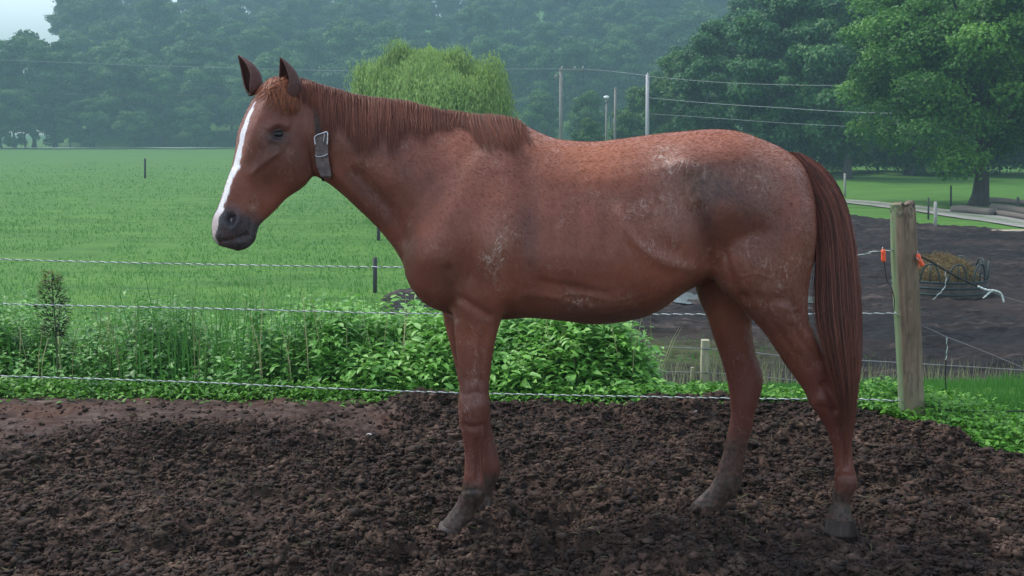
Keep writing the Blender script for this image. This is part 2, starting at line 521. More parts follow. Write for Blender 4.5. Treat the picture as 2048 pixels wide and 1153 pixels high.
# trunk: (x, top y, bottom y, half widths at 5 heights)
TR = [(812, 470, 548, .05, .08, .09, .08, .06), (826, 420, 578, .07, .12, .14, .13, .10), (850, 350, 606, .06, .14, .19, .18, .13), (885, 290, 624, .05, .15, .215, .21, .14),
      (925, 246, 634, .035, .14, .23, .225, .13), (970, 231, 640, .03, .13, .24, .235, .12), (1015, 232, 640, .035, .14, .245, .245, .12),
      (1055, 252, 636, .05, .16, .25, .255, .14), (1110, 277, 639, .08, .19, .27, .275, .17), (1180, 284, 647, .10, .215, .295, .30, .19),
      (1250, 277, 642, .11, .23, .31, .305, .19), (1310, 269, 623, .11, .24, .31, .295, .18), (1370, 263, 583, .11, .245, .29, .26, .15),
      (1425, 259, 560, .10, .24, .28, .24, .13), (1475, 263, 560, .095, .23, .275, .24, .15), (1525, 281, 585, .08, .20, .255, .23, .15),
      (1567, 299, 590, .06, .17, .225, .20, .13), (1600, 325, 575, .05, .12, .17, .155, .09), (1624, 375, 530, .03, .06, .085, .08, .05)]
rings = []
for x, yt, yb, a, b, c, d, e in TR:
    D, J = W(x, yt, YC), W(x, yb, YC)
    rings.append(section(D, J, LY, [(0.025, a), (0.16, b), (0.33, (b + c * 1.5) / 2.5), (0.52, c), (0.70, d), (0.86, (d + e) / 2), (0.965, e * 0.6)], 44))
parts.append(smooth_loft(rings))
# neck
NK = [((596, 172), (618, 345), .05), ((622, 163), (634, 356), .062), ((655, 172), (664, 373), .072), ((705, 186), (708, 411), .083), ((762, 196), (750, 452), .094),
      ((822, 203), (784, 492), .108), ((880, 218), (802, 520), .13), ((935, 227), (820, 558), .15), ((985, 233), (850, 592), .165)]
rings = []
for D, J, w in NK:
    rings.append(section(W(*D, YC), W(*J, YC), LY, [(0.015, .016), (0.06, .028), (0.2, w * .78), (0.4, w), (0.62, w * .98), (0.83, w * .80), (0.96, w * .45)], 36))
parts.append(smooth_loft(rings))
# head, in its own turned plane
HD = [((596, 166), (628, 318), .045, .055, .05), ((566, 156), (623, 346), .062, .078, .060), ((538, 168), (614, 364), .074, .092, .066), ((514, 197), (600, 379), .082, .100, .066),
      ((497, 230), (583, 389), .090, .100, .062), ((485, 262), (568, 400), .088, .090, .054), ((478, 296), (553, 417), .070, .074, .046), ((469, 332), (538, 432), .056, .062, .040),
      ((458, 362), (526, 442), .048, .054, .037), ((448, 390), (517, 452), .044, .051, .036), ((440, 414), (512, 464), .047, .054, .038), ((430, 437), (510, 476), .050, .056, .042),
      ((427, 458), (503, 487), .047, .051, .042), ((429, 477), (492, 496), .039, .043, .036), ((437, 491), (476, 502), .024, .027, .022)]
rings = []
for D, J, a, b, c in HD:
    rings.append(section(WH(*D), WH(*J), HL, [(0.008, a * .52), (0.045, a * .93), (0.14, a * 1.03), (0.30, (a + b * 1.2) / 2.1), (0.5, b), (0.72, (b + c) / 2), (0.88, c), (0.975, c * .6)], 40))
parts.append(smooth_loft(rings, 4))
# legs: (front px, back px, offset from middle plane, half width)
LEGS = {
 'nf': [((868, 440), (1010, 480), -.10, .08), ((880, 520), (1018, 560), -.12, .095), ((897, 585), (1012, 605), -.125, .085), ((903, 615), (1006, 634), -.122, .072), ((906, 645), (997, 662), -.120, .062), ((910, 680), (989, 694), -.118, .056),
        ((914, 730), (982, 736), -.116, .049), ((918, 775), (978, 778), -.114, .044), ((916, 800), (980, 804), -.113, .051), ((916, 828), (980, 832), -.112, .052), ((921, 860), (972, 858), -.111, .042),
        ((926, 885), (967, 882), -.110, .032), ((929, 920), (966, 918), -.108, .025), ((927, 950), (967, 950), -.107, .029), ((924, 972), (971, 974), -.107, .034), ((920, 990), (971, 996), -.107, .036),
        ((909, 1010), (956, 1019), -.107, .029), ((897, 1027), (945, 1038), -.107, .034), ((885, 1042), (938, 1056), -.107, .042), ((876, 1056), (934, 1072), -.107, .046)],
 'ff': [((880, 560), (985, 560), .11, .09), ((883, 600), (975, 600), .115, .075), ((887, 640), (970, 640), .117, .062), ((902, 700), (970, 700), .117, .052), ((916, 760), (972, 760), .116, .045),
        ((924, 800), (978, 798), .115, .046), ((930, 832), (981, 828), .114, .047), ((938, 858), (983, 853), .113, .041), ((946, 882), (988, 876), .112, .031), ((952, 905), (994, 900), .111, .029),
        ((955, 926), (1001, 926), .11, .034), ((956, 946), (1001, 947), .11, .035), ((956, 966), (993, 966), .11, .031), ((951, 990), (985, 990), .11, .031), ((946, 1008), (990, 1010), .11, .041), ((942, 1026), (996, 1028), .11, .045)],
 'nh': [((1430, 400), (1626, 400), -.11, .12), ((1420, 470), (1631, 462), -.13, .135), ((1416, 530), (1626, 515), -.135, .135), ((1438, 575), (1618, 562), -.135, .12), ((1478, 612), (1614, 604), -.133, .105), ((1508, 643), (1616, 636), -.13, .09),
        ((1531, 670), (1625, 656), -.127, .076), ((1550, 698), (1638, 682), -.124, .064), ((1569, 727), (1652, 706), -.121, .054), ((1590, 757), (1670, 730), -.118, .046), ((1607, 782), (1690, 752), -.116, .043),
        ((1618, 806), (1704, 780), -.115, .049), ((1634, 828), (1702, 812), -.114, .044), ((1650, 855), (1703, 845), -.112, .036), ((1661, 885), (1704, 880), -.111, .029), ((1667, 918), (1705, 916), -.11, .0245),
        ((1669, 944), (1710, 942), -.11, .031), ((1669, 966), (1715, 962), -.11, .035), ((1667, 984), (1711, 980), -.11, .033), ((1664, 1004), (1701, 1002), -.11, .027), ((1658, 1024), (1703, 1024), -.11, .038), ((1653, 1042), (1709, 1044), -.11, .046)],
 'fh': [((1385, 500), (1570, 500), .12, .12), ((1388, 560), (1540, 560), .13, .11), ((1397, 597), (1512, 600), .13, .095), ((1412, 630), (1502, 632), .128, .08), ((1426, 672), (1505, 670), .124, .066), ((1440, 713), (1511, 706), .12, .054),
        ((1451, 748), (1522, 738), .118, .046), ((1457, 778), (1526, 764), .116, .045), ((1460, 806), (1519, 796), .115, .045), ((1461, 832), (1509, 828), .114, .038), ((1455, 862), (1504, 858), .112, .030),
        ((1448, 898), (1494, 896), .111, .027), ((1438, 930), (1487, 930), .11, .028), ((1429, 956), (1484, 958), .11, .033), ((1419, 974), (1479, 980), .11, .035), ((1405, 988), (1462, 998), .11, .033), ((1392, 1000), (1444, 1014), .11, .036), ((1384, 1012), (1436, 1028), .11, .044)],
}
for key, L in LEGS.items():
    rings = [section(W(*F_, YC + off), W(*B_, YC + off), LY, ell(w), 28) for F_, B_, off, w in L]
    parts.append(smooth_loft(rings))
V, fs = join(parts)
tmp = link('tmp', mesh_np('tmp', V, fs))
md = tmp.modifiers.new('r', 'REMESH'); md.mode = 'VOXEL'; md.voxel_size = 0.0058; md.adaptivity = 0
dg = bpy.context.evaluated_depsgraph_get()
bm_ = bpy.data.meshes.new_from_object(tmp.evaluated_get(dg))
bpy.data.objects.remove(tmp)
nv = len(bm_.vertices)
HV = np.empty(nv * 3, np.float32); bm_.vertices.foreach_get('co', HV); HV = HV.reshape(-1, 3).astype(float)
HE_ = np.empty(len(bm_.edges) * 2, np.int32); bm_.edges.foreach_get('vertices', HE_); HE_ = HE_.reshape(-1, 2)
print('horse verts', nv)
deg = np.bincount(HE_.ravel(), minlength=nv).astype(float)
def nb_mean(A):
    out = np.empty_like(A)
    for c in range(A.shape[1]):
        out[:, c] = (np.bincount(HE_[:, 0], A[HE_[:, 1], c], nv) + np.bincount(HE_[:, 1], A[HE_[:, 0], c], nv)) / np.maximum(deg, 1)
    return out
def relax(V, it, w=1.0):
    w = np.asarray(w)[..., None] if not np.isscalar(w) else w
    for _ in range(it):
        V = V + 0.5 * w * (nb_mean(V) - V)
        V = V - 0.0 * V
    return V
def taubin(V, it, w):
    w = w[:, None]
    for _ in range(it):
        V = V + 0.55 * w * (nb_mean(V) - V)
        V = V - 0.35 * w * (nb_mean(V) - V)
    return V
def chart(V):
    """where a vertex (or, on the far side, its mirror twin) sits on the horse seen from its near side"""
    Vm = V.copy()
    hd = head_w(V)
    far = (Vm[:, 1] > YC) & (hd < 0.5)
    Vm[far, 1] = 2 * YC - Vm[far, 1]
    lat = (Vm - HP0).dot(HL)
    farh = (lat < 0) & (hd >= 0.5)
    Vm[farh] -= 2 * lat[farh][:, None] * HL
    return proj(Vm)
def head_w(V):
    px, py = proj(V)
    # left of the line from poll to throat
    return (((px - 600) * 190 - (py - 160) * 24) < 0).astype(float) * (px < 640)
def blobw(u, v, cx, cy, rx, ry, rot=0.0):
    c_, s_ = math.cos(R(rot)), math.sin(R(rot))
    dx, dy = u - cx, v - cy
    a, b = (dx * c_ + dy * s_) / rx, (-dx * s_ + dy * c_) / ry
    return np.exp(-(a * a + b * b))
def linew(u, v, pts, w, fade=True):
    best = np.full(len(u), 1e9); tt = np.zeros(len(u))
    pts = catmull(np.array(pts, float), 6)
    n = len(pts) - 1
    for i in range(n):
        a, b = pts[i], pts[i + 1]
        ab = b - a; L2 = ab.dot(ab) + 1e-9
        t = np.clip(((u - a[0]) * ab[0] + (v - a[1]) * ab[1]) / L2, 0, 1)
        d = (u - a[0] - t * ab[0]) ** 2 + (v - a[1] - t * ab[1]) ** 2
        m = d < best
        best = np.where(m, d, best); tt = np.where(m, (i + t) / n, tt)
    r = np.exp(-best / (w * w))
    if fade: r = r * sstep(0, 0.15, tt) * (1 - sstep(0.85, 1.0, tt)) + 0.0
    return r
def normals(V):
    # area weighted vertex normals
    q = HQ
    a, b, c, d = V[q[:, 0]], V[q[:, 1]], V[q[:, 2]], V[q[:, 3]]
    nn = np.cross(c - a, d - b)
    N = np.zeros_like(V)
    for c_ in range(3):
        for k in range(4): N[:, c_] += np.bincount(q[:, k], nn[:, c_], nv)
    return N / (np.linalg.norm(N, axis=1)[:, None] + 1e-12)
HQ = np.empty(len(bm_.polygons) * 4, np.int32)
bm_.polygons.foreach_get('vertices', HQ); HQ = HQ.reshape(-1, 4)
bpy.data.meshes.remove(bm_)

HV = taubin(HV, 6, np.ones(nv))
u, v = chart(HV)
# soften where limbs, neck and head grow out of the trunk
jw = np.clip(blobw(u, v, 880, 460, 110, 190) + blobw(u, v, 960, 600, 80, 60) + blobw(u, v, 1480, 520, 150, 120) + blobw(u, v, 612, 300, 45, 110) + blobw(u, v, 960, 300, 110, 90) + 1.2 * blobw(u, v, 895, 275, 75, 75), 0, 1)
HV = relax(HV, 45, jw * 0.9); HV = relax(HV, 120, np.clip(blobw(u, v, 905, 290, 70, 60) * (v > 236 + 8), 0, 1))
HV = relax(HV, 5, np.ones(nv) * 0.6)

def sculpt(V, feats):
    N = normals(V); u, v = chart(V)
    side = sstep(0.15, 0.6, np.abs(N[:, 1]))
    off = np.zeros(len(V))
    for f in feats:
        if f[0] == 'b': off += f[-1] * blobw(u, v, *f[1:-1]) * side
        else: off += f[-1] * linew(u, v, f[1], f[2]) * side
    return V + N * off[:, None]
BODY = [
 ('l', [(985, 255), (925, 320), (872, 400), (832, 480)], 26, -.009), ('b', 868, 522, 40, 45, 0, .022), ('b', 905, 430, 40, 80, 25, .010),
 ('b', 985, 490, 42, 75, 10, .020), ('l', [(1045, 290), (1058, 380), (1052, 470), (1030, 570)], 26, -.009), ('b', 1075, 470, 30, 90, 0, -.006),
 ('l', [(893, 520), (896, 570), (903, 620), (905, 650)], 12, -.012), ('l', [(905, 592), (945, 612), (990, 640)], 9, -.010), ('b', 1000, 590, 24, 28, 0, .012),
 ('b', 935, 540, 28, 40, 20, -.008),
 ('l', [(700, 330), (745, 380), (790, 440), (815, 500)], 13, -.009), ('b', 760, 350, 60, 30, 40, .008), ('l', [(655, 330), (700, 380), (760, 440)], 10, .006),
 ('l', [(660, 230), (760, 262), (850, 290), (920, 300)], 30, -.006), ('b', 720, 270, 60, 40, 15, .006),
 ('l', [(1060, 560), (1140, 575), (1230, 590)], 10, -.005), ('l', [(1030, 590), (1100, 592), (1190, 622)], 9, .006),
 ('b', 1200, 470, 130, 90, 0, .010), ('b', 1385, 445, 34, 62, -15, -.030), ('b', 1372, 330, 30, 16, 10, .014), ('b', 1345, 400, 40, 60, 0, -.010),
 ('l', [(1232, 400), (1262, 470), (1325, 520), (1418, 541)], 12, .0095), ('l', [(1285, 430), (1315, 480), (1370, 512)], 20, -.007),
 ('l', [(1395, 400), (1408, 470), (1424, 545)], 14, -.012), ('b', 1478, 530, 50, 70, -10, .016), ('b', 1500, 400, 70, 60, 0, .012), ('b', 1590, 430, 26, 60, 0, .010),
 ('l', [(1530, 380), (1560, 460), (1566, 560), (1560, 620)], 14, -.007), ('l', [(1470, 590), (1530, 600), (1590, 605)], 12, -.006),
 ('l', [(1450, 590), (1490, 625), (1530, 668)], 8, .004), ('l', [(1580, 640), (1610, 690), (1650, 735)], 8, -.006), ('b', 1560, 670, 22, 40, -30, .006),
 ('l', [(930, 650), (940, 720), (945, 780)], 9, -.004), ('b', 930, 690, 14, 50, 0, .004), ('b', 948, 818, 22, 18, 0, .005), ('l', [(925, 852), (948, 858), (972, 852)], 5, -.005),
 ('l', [(952, 870), (955, 930), (954, 968)], 4, -.009), ('l', [(1688, 840), (1691, 900), (1692, 945)], 4, -.009), ('l', [(1640, 760), (1660, 790), (1672, 835)], 7, -.009), ('b', 1630, 812, 10, 12, 0, .006), ('b', 1690, 775, 9, 14, -20, .005), ('b', 1690, 968, 16, 9, 0, .004), ('b', 948, 990, 16, 9, 0, .004),
 ('l', [(1498, 560), (1530, 620), (1570, 680), (1610, 735)], 7, -.005), ('l', [(1570, 560), (1588, 620), (1622, 680)], 6, -.005), ('l', [(920, 650), (928, 720), (932, 780)], 5, -.004), ('l', [(968, 650), (966, 720), (964, 780)], 5, -.005),
 ('l', [(1090, 600), (1150, 585), (1230, 600), (1300, 585)], 4, .0008), ('l', [(930, 420), (945, 500), (940, 570)], 7, -.005), ('l', [(1440, 470), (1470, 560), (1500, 610)], 7, -.005), ('l', [(1100, 350), (1110, 420), (1105, 520)], 7, -.002), ('l', [(1150, 350), (1162, 430), (1155, 540)], 7, -.002), ('l', [(1200, 350), (1214, 430), (1205, 540)], 7, -.002), ('b', 1650, 800, 14, 16, 0, .005),
 ('b', 1190, 300, 90, 18, 0, .006), ('b', 1040, 330, 26, 60, -20, -.008),
]
HEADF = [
 ('b', 598, 330, 36, 40, 20, .010), ('l', [(487, 362), (520, 328), (555, 300), (585, 282)], 9, .0045), ('b', 530, 372, 26, 26, 0, -.010), ('b', 500, 320, 18, 36, 20, -.005),
 ('b', 590, 232, 13, 13, 0, -.010), ('l', [(532, 262), (545, 250), (562, 247), (582, 258)], 7, .009), ('b', 557, 268, 13, 10, 0, -.013), ('l', [(535, 276), (555, 285), (578, 279)], 5, .006),
 ('l', [(602, 385), (622, 340), (628, 290), (612, 235)], 6, .006),
 ('b', 464, 436, 15, 17, 20, .012), ('l', [(470, 424), (475, 436), (470, 450), (460, 456)], 5, .006), ('l', [(433, 486), (455, 482), (480, 476), (502, 466)], 3.5, -.010),
 ('b', 486, 488, 14, 9, 0, .006), ('b', 448, 474, 14, 10, 0, .005), ('l', [(500, 400), (520, 420), (525, 440)], 8, -.004), ('l', [(470, 330), (462, 375), (455, 405)], 7, .004),
]
hw = head_w(HV)
HV2 = sculpt(HV, BODY); HV3 = sculpt(HV, HEADF)
HV = np.where(hw[:, None] > 0.5, HV3, HV2)
HV = relax(HV, 3, np.ones(nv) * 0.7)
# nostril openings and the slit of the mouth stay sharp
NSTR = [('b', 462, 438, 9, 11.5, 25, -.040), ('l', [(455, 450), (466, 449), (473, 436), (469, 425)], 3.5, -.012)]
HV = np.where(hw[:, None] > 0.5, sculpt(HV, NSTR), HV)
FINE = [('l', [(953, 868), (956, 930), (955, 968)], 3.2, -.007), ('l', [(940, 868), (941, 930), (941, 965)], 4, .003), ('l', [(1688, 838), (1691, 900), (1692, 945)], 3.2, -.007), ('l', [(1676, 850), (1680, 900), (1682, 940)], 4, .003),
 ('l', [(924, 846), (945, 853), (974, 846)], 3.5, -.004), ('l', [(922, 792), (946, 786), (972, 792)], 4, -.003), ('b', 936, 822, 9, 10, 0, .0035), ('b', 963, 812, 8, 12, 0, .003),
 ('l', [(1622, 812), (1650, 815), (1690, 826)], 4, -.003), ('l', [(1676, 742), (1680, 775), (1690, 800)], 4, -.006), ('b', 1640, 800, 10, 12, 0, .004), ('l', [(918, 985), (945, 980), (968, 985)], 4, -.0025), ('l', [(1672, 955), (1690, 950), (1712, 955)], 4, -.0025),
 ('l', [(900, 560), (905, 600), (908, 640)], 5, -.005), ('l', [(1090, 603), (1150, 588), (1230, 602), (1300, 585)], 3, .0014), ('l', [(1110, 560), (1160, 600), (1190, 622)], 3, .002), ('l', [(1420, 548), (1450, 592), (1490, 628), (1525, 662)], 5, .003),
 ('l', [(1475, 556), (1510, 548), (1545, 560)], 3, .0025), ('l', [(1560, 610), (1580, 622), (1600, 616)], 3, .0025), ('l', [(925, 660), (932, 720), (936, 775)], 4, -.004), ('l', [(962, 665), (962, 720), (960, 775)], 4, -.004)]
HV = np.where(hw[:, None] > 0.5, HV, sculpt(HV, FINE))
FACE = [('l', [(500, 352), (530, 325), (562, 303)], 4, .004), ('l', [(512, 380), (505, 350), (520, 325)], 2.5, .0022), ('l', [(520, 300), (512, 330), (498, 352)], 2.5, .0018), ('l', [(538, 280), (556, 290), (577, 283)], 2.2, -.0022), ('l', [(540, 288), (556, 297), (574, 292)], 2.2, -.0015),
 ('l', [(545, 244), (560, 240), (576, 247)], 2.5, -.002), ('l', [(446, 462), (452, 476), (450, 486)], 3, -.003), ('b', 448, 452, 5, 8, 0, .003), ('l', [(492, 420), (503, 440), (500, 462)], 3.5, -.003), ('l', [(486, 452), (494, 462), (492, 472)], 2.5, .002)]
HV = np.where(hw[:, None] > 0.5, sculpt(HV, FACE), HV)
HV = relax(HV, 1, np.ones(nv) * 0.35)
# fine unevenness of skin and veins
nn = normals(HV); u, v = chart(HV)
wrk = fbm(HV[:, 0] * 14, HV[:, 2] * 14, HV[:, 1] * 14, octaves=3, seed=90)
HV = HV + nn * (wrk * 0.0016)[:, None]

# coat markings and some painted light and shade, where they are on the animal
nz = lambda f, s, o=3: fbm(HV[:, 0] * f, HV[:, 2] * f, HV[:, 1] * f, octaves=o, seed=s)
near = (nn[:, 1] < 0).astype(float)
cl = lambda a: np.clip(a, 0, 1)
dust = cl(0.72 * blobw(u, v, 1540, 345, 55, 45, 30) + 0.75 * blobw(u, v, 1330, 320, 40, 30) + 0.8 * blobw(u, v, 1350, 410, 45, 45, 20) + 0.45 * blobw(u, v, 1250, 410, 60, 20, 10)
          + 0.8 * blobw(u, v, 995, 500, 26, 60, 8) + 0.55 * blobw(u, v, 1075, 270, 40, 20, 30) + 0.6 * blobw(u, v, 575, 303, 14, 9) + 0.5 * blobw(u, v, 1545, 560, 60, 60)
          + 0.45 * blobw(u, v, 1180, 600, 80, 26) + 0.45 * blobw(u, v, 1400, 350, 80, 30) + 0.5 * blobw(u, v, 505, 420, 12, 24) + 0.35 * linew(u, v, [(1242, 410), (1275, 480), (1330, 522), (1412, 540)], 9)
          + 0.4 * blobw(u, v, 940, 780, 30, 60) + 0.3 * blobw(u, v, 1010, 290, 40, 40))
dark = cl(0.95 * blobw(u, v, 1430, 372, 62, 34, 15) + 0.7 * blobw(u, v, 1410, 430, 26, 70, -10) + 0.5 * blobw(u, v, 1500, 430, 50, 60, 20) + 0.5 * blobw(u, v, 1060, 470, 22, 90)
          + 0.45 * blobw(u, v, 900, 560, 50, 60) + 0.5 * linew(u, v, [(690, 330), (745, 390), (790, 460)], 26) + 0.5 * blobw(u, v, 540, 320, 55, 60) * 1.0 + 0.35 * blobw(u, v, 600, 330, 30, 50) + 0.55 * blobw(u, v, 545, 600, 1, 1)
          + 0.35 * blobw(u, v, 1560, 640, 60, 40) + 0.5 * blobw(u, v, 1180, 640, 200, 20) + 0.35 * blobw(u, v, 730, 280, 110, 40, 10))  # flank stain and greyish face, plus shade painted into grooves and under the belly
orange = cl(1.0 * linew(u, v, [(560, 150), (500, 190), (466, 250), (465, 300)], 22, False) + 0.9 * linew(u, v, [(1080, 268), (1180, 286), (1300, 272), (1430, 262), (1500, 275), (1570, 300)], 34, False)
            + 0.6 * blobw(u, v, 1190, 330, 80, 40) + 0.5 * linew(u, v, [(650, 170), (800, 200), (930, 224)], 10, False) + 0.5 * blobw(u, v, 960, 970, 40, 30) + 0.7 * blobw(u, v, 1690, 950, 30, 50))  # orange rim light painted into the coat along forehead, crest and back
# blaze: narrow white stripe down the middle of the face; distance from the head's middle plane
lat = (HV - HP0).dot(HL)
front = -(nn[:, 0] * HL[1] - nn[:, 1] * HL[0])
fwd = nn[:, 0] * HE[0] + nn[:, 1] * HE[1]
vh = v
wid = np.interp(vh, [205, 218, 240, 262, 300, 350, 390, 410, 425, 450, 475, 490], [0, .010, .020, .021, .024, .028, .025, .021, .025, .028, .014, 0.0])
shift = np.interp(vh, [210, 300, 400, 480], [.009, .009, .008, .004])
blaze = (hw > .5) * (fwd > 0.15) * sstep(0.0035, -0.0035, np.abs(lat - shift) - wid - 0.0015 + 0.0085 * vnoise(HV[:, 0] * 90, HV[:, 2] * 45, HV[:, 1] * 90, seed=77))
pink = .75 * blaze * sstep(412, 440, vh)
muz = (hw > .5) * sstep(392, 440, v + 12 * nz(18, 81) - 0.35 * (u - 470))
eyed = (hw > .5) * (1.3 * blobw(u, v, 462, 439, 9, 12, 25) + blobw(u, v, 556, 270, 22, 15) * 0.9 + 0.4 * blobw(u, v, 545, 290, 26, 20))
leg = sstep(640, 800, v + 10 * nz(9, 82))
mud = sstep(952, 992, v + 22 * nz(12, 83)) * (v > 700)
fhs = (u > 1380) * (u < 1520) * (HV[:, 1] > YC)
mud = np.maximum(mud, fhs * sstep(860, 930, v + 25 * nz(14, 84)) * 0.8)

t = NT('chestnut_coat')
A = t.attr
hair = t.noise(220, 3, 0.6, stretch=(1, 1, 0.35)); blot = t.noise(3.2, 4, 0.6); streak = t.noise(60, 4, 0.65, stretch=(1, 1, 0.45), dist=0.6); speck = t.noise(130, 3, 0.7)
c = t.ramp(blot, [(0.32, (0.118, 0.037, 0.022)), (0.5, (0.174, 0.055, 0.032)), (0.68, (0.226, 0.075, 0.044))])
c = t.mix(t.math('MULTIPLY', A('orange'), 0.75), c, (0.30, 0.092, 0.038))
c = t.mix(t.math('MULTIPLY', A('leg'), 0.75), c, (0.098, 0.029, 0.021))  # maroon legs, deepened to paint in the shade of the inner sides
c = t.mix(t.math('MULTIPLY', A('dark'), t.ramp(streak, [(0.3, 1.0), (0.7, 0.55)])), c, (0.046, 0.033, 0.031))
dm = t.math('MULTIPLY', A('dust'), t.ramp(t.math('ADD', t.math('MULTIPLY', streak, 0.6), t.math('MULTIPLY', speck, 0.4)), [(0.42, 0.12), (0.52, 0.45), (0.64, 0.95)]))
c = t.mix(dm, c, (0.31, 0.20, 0.155))
def thin(sc, w, st):                                # curved hair-thin scuffs and dried splashes
    q = t.math('ABSOLUTE', t.math('SUBTRACT', t.noise(sc, 3, 0.55, stretch=st, dist=1.2), 0.5))
    return t.ramp(q, [(0.0, 1.0), (w, 0.0)])
scf = t.math('MULTIPLY', thin(24, .020, (1, 1, .6)), t.ramp(t.noise(8, 3), [(.48, 0.0), (.6, 1.0)]))
scf = t.math('MULTIPLY', scf, t.math('ADD', t.math('MULTIPLY', A('dust'), 1.6), 0.22), clamp=True)
c = t.mix(scf, c, (0.42, 0.31, 0.26))
c = t.mix(t.ramp(t.math('MULTIPLY', t.noise(75, 2, 0.5), t.noise(9, 2)), [(0.43, 0.0), (0.49, 0.4)]), c, (0.30, 0.21, 0.17))
c = t.mix(A('eyed'), c, (0.022, 0.016, 0.016))
c = t.mix(A('muz'), c, t.ramp(speck, [(0.4, (0.035, 0.029, 0.031)), (0.65, (0.075, 0.066, 0.068)), (0.8, (0.17, 0.14, 0.13))]))
c = t.mix(t.math('MULTIPLY', A('mud'), t.ramp(t.noise(35, 4), [(0.3, 0.7), (0.5, 1.0)])), c, t.ramp(t.noise(60, 3), [(0.35, (0.020, 0.0125, 0.0088)), (0.7, (0.082, 0.055, 0.040))]))
c = t.mix(A('blaze'), c, t.ramp(speck, [(0.3, (0.52, 0.50, 0.50)), (0.6, (0.74, 0.73, 0.74))]))
c = t.mix(A('pink'), c, t.ramp(speck, [(0.3, (0.30, 0.19, 0.17)), (0.7, (0.50, 0.38, 0.36))]))
c = t.mix(0.14, c, t.mix(1.0, c, t.ramp(hair, [(0.3, 0.55), (0.7, 1.5)]), 'MULTIPLY'))
c = t.mix(1.0, c, t.ramp(A('hairv'), [(0.0, (.84, .83, .82)), (0.5, (1, 1, 1)), (1.0, (1.18, 1.16, 1.14))]), 'MULTIPLY')
t.base(c); t.rough(t.ramp(streak, [(0.3, 0.36), (0.7, 0.54)])); t.spec(0.32)
t.b.inputs['Sheen Weight'].default_value = 0.06; t.b.inputs['Sheen Roughness'].default_value = 0.35
t.b.inputs['Sheen Tint'].default_value = (1.0, 0.62, 0.42, 1)
t.bump(t.math('ADD', t.math('MULTIPLY', hair, 0.5), streak), 0.26, 0.004)
M_COAT = t.m

hroot = empty('horse', (0.4, YC, 0.0), label='chestnut horse with white blaze standing side-on in the mud, head turned towards viewer', cat='horse')
# short coat hair, lying with the growth direction, part of the same mesh as the skin
NHAIR = 110000
fa = np.linalg.norm(np.cross(HV[HQ[:, 2]] - HV[HQ[:, 0]], HV[HQ[:, 3]] - HV[HQ[:, 1]]), axis=1); fa /= fa.sum()
pick = rng.choice(len(HQ), NHAIR, p=fa); wq = rng.dirichlet((1, 1, 1, 1), NHAIR)
hp = (HV[HQ[pick]] * wq[..., None]).sum(1); hn = nn[HQ[pick, 0]]
hu, hv_ = u[HQ[pick, 0]], v[HQ[pick, 0]]; hh_ = hw[HQ[pick, 0]]
lg = sstep(560, 680, hv_)
gd = np.stack([.85 - .8 * lg, 0 * lg, -.5 - .5 * lg], -1)
fl = ((hu - 1390) ** 2 / 70 ** 2 + (hv_ - 470) ** 2 / 90 ** 2) < 1
gd[fl] = (.2, 0, .6)
gd = np.where(hh_[:, None] > .5, HE * .35 + np.array((0, 0, -.95)), gd)
gd = gd + np.stack([vnoise(hp[:, 0] * 6, hp[:, 2] * 6, hp[:, 1] * 6, seed=s_) for s_ in (201, 202, 203)], -1) * .35 + rng.normal(size=hp.shape) * .12
gd -= hn * (gd * hn).sum(1)[:, None]; gd /= np.linalg.norm(gd, axis=1)[:, None] + 1e-9
hl = rng.uniform(.008, .017, NHAIR) * np.where(hh_ > .5, .6, 1) * (1 - .35 * lg); hl = hl[:, None]
hpath = np.stack([hp - hn * .0008, hp + gd * hl * .5 + hn * hl * .055, hp + gd * hl + hn * hl * .06], 1)
HVh, HQh = strands(hpath, rng.uniform(.00028, .0005, NHAIR))
rootv = np.repeat(HQ[pick, 0], 9)
att = {'dust': dust, 'dark': dark, 'orange': orange, 'blaze': blaze, 'pink': pink, 'muz': muz, 'eyed': cl(eyed), 'leg': leg, 'mud': mud}
att = {k_: np.concatenate([a_, a_[rootv]]) for k_, a_ in att.items()}
att['hairv'] = np.concatenate([np.full(nv, .5), np.repeat(rng.random(NHAIR), 9)])
body = child('body', np.concatenate([HV, HVh]), [np.concatenate([HQ, HQh[0] + nv])], M_COAT, hroot, True, att)
bvh = BVHTree.FromPolygons([tuple(p) for p in HV], [tuple(int(i) for i in q) for q in HQ])
CAM = Vector((0, 0, CAMZ))
def hit(px, py):
    d = Vector(W(px, py, 1.0)) - CAM; d.normalize()
    loc, nrm, idx, dist = bvh.ray_cast(CAM, d, 12)
    return (None, None) if loc is None else (np.array(loc), np.array(nrm))

def hairmat(name, stops, rough=0.5):
    t = NT(name)
    f = t.math('ADD', t.math('MULTIPLY', t.attr('tint'), 0.75), t.math('MULTIPLY', t.noise(5, 3), 0.25))
    t.base(t.ramp(f, stops)); t.rough(rough); t.spec(0.4)
    return t.m
M_MANE = hairmat('mane_hair', [(0.15, (0.085, 0.028, 0.018)), (0.5, (0.150, 0.048, 0.029)), (0.85, (0.27, 0.090, 0.048))])
M_FORE = hairmat('forelock_hair', [(0.15, (0.13, 0.042, 0.022)), (0.5, (0.24, 0.075, 0.032)), (0.85, (0.38, 0.13, 0.055))])
M_TAIL = hairmat('tail_hair', [(0.15, (0.036, 0.014, 0.010)), (0.5, (0.105, 0.034, 0.022)), (0.85, (0.26, 0.080, 0.046))])

def strand_obj(name, paths, rad, mat):
    paths = np.array(paths); n, s, _ = paths.shape
    V, f = strands(paths, rad)
    tint = np.repeat(rng.random(n), s * 3)
    return child(name, V, f, mat, hroot, True, {'tint': tint})

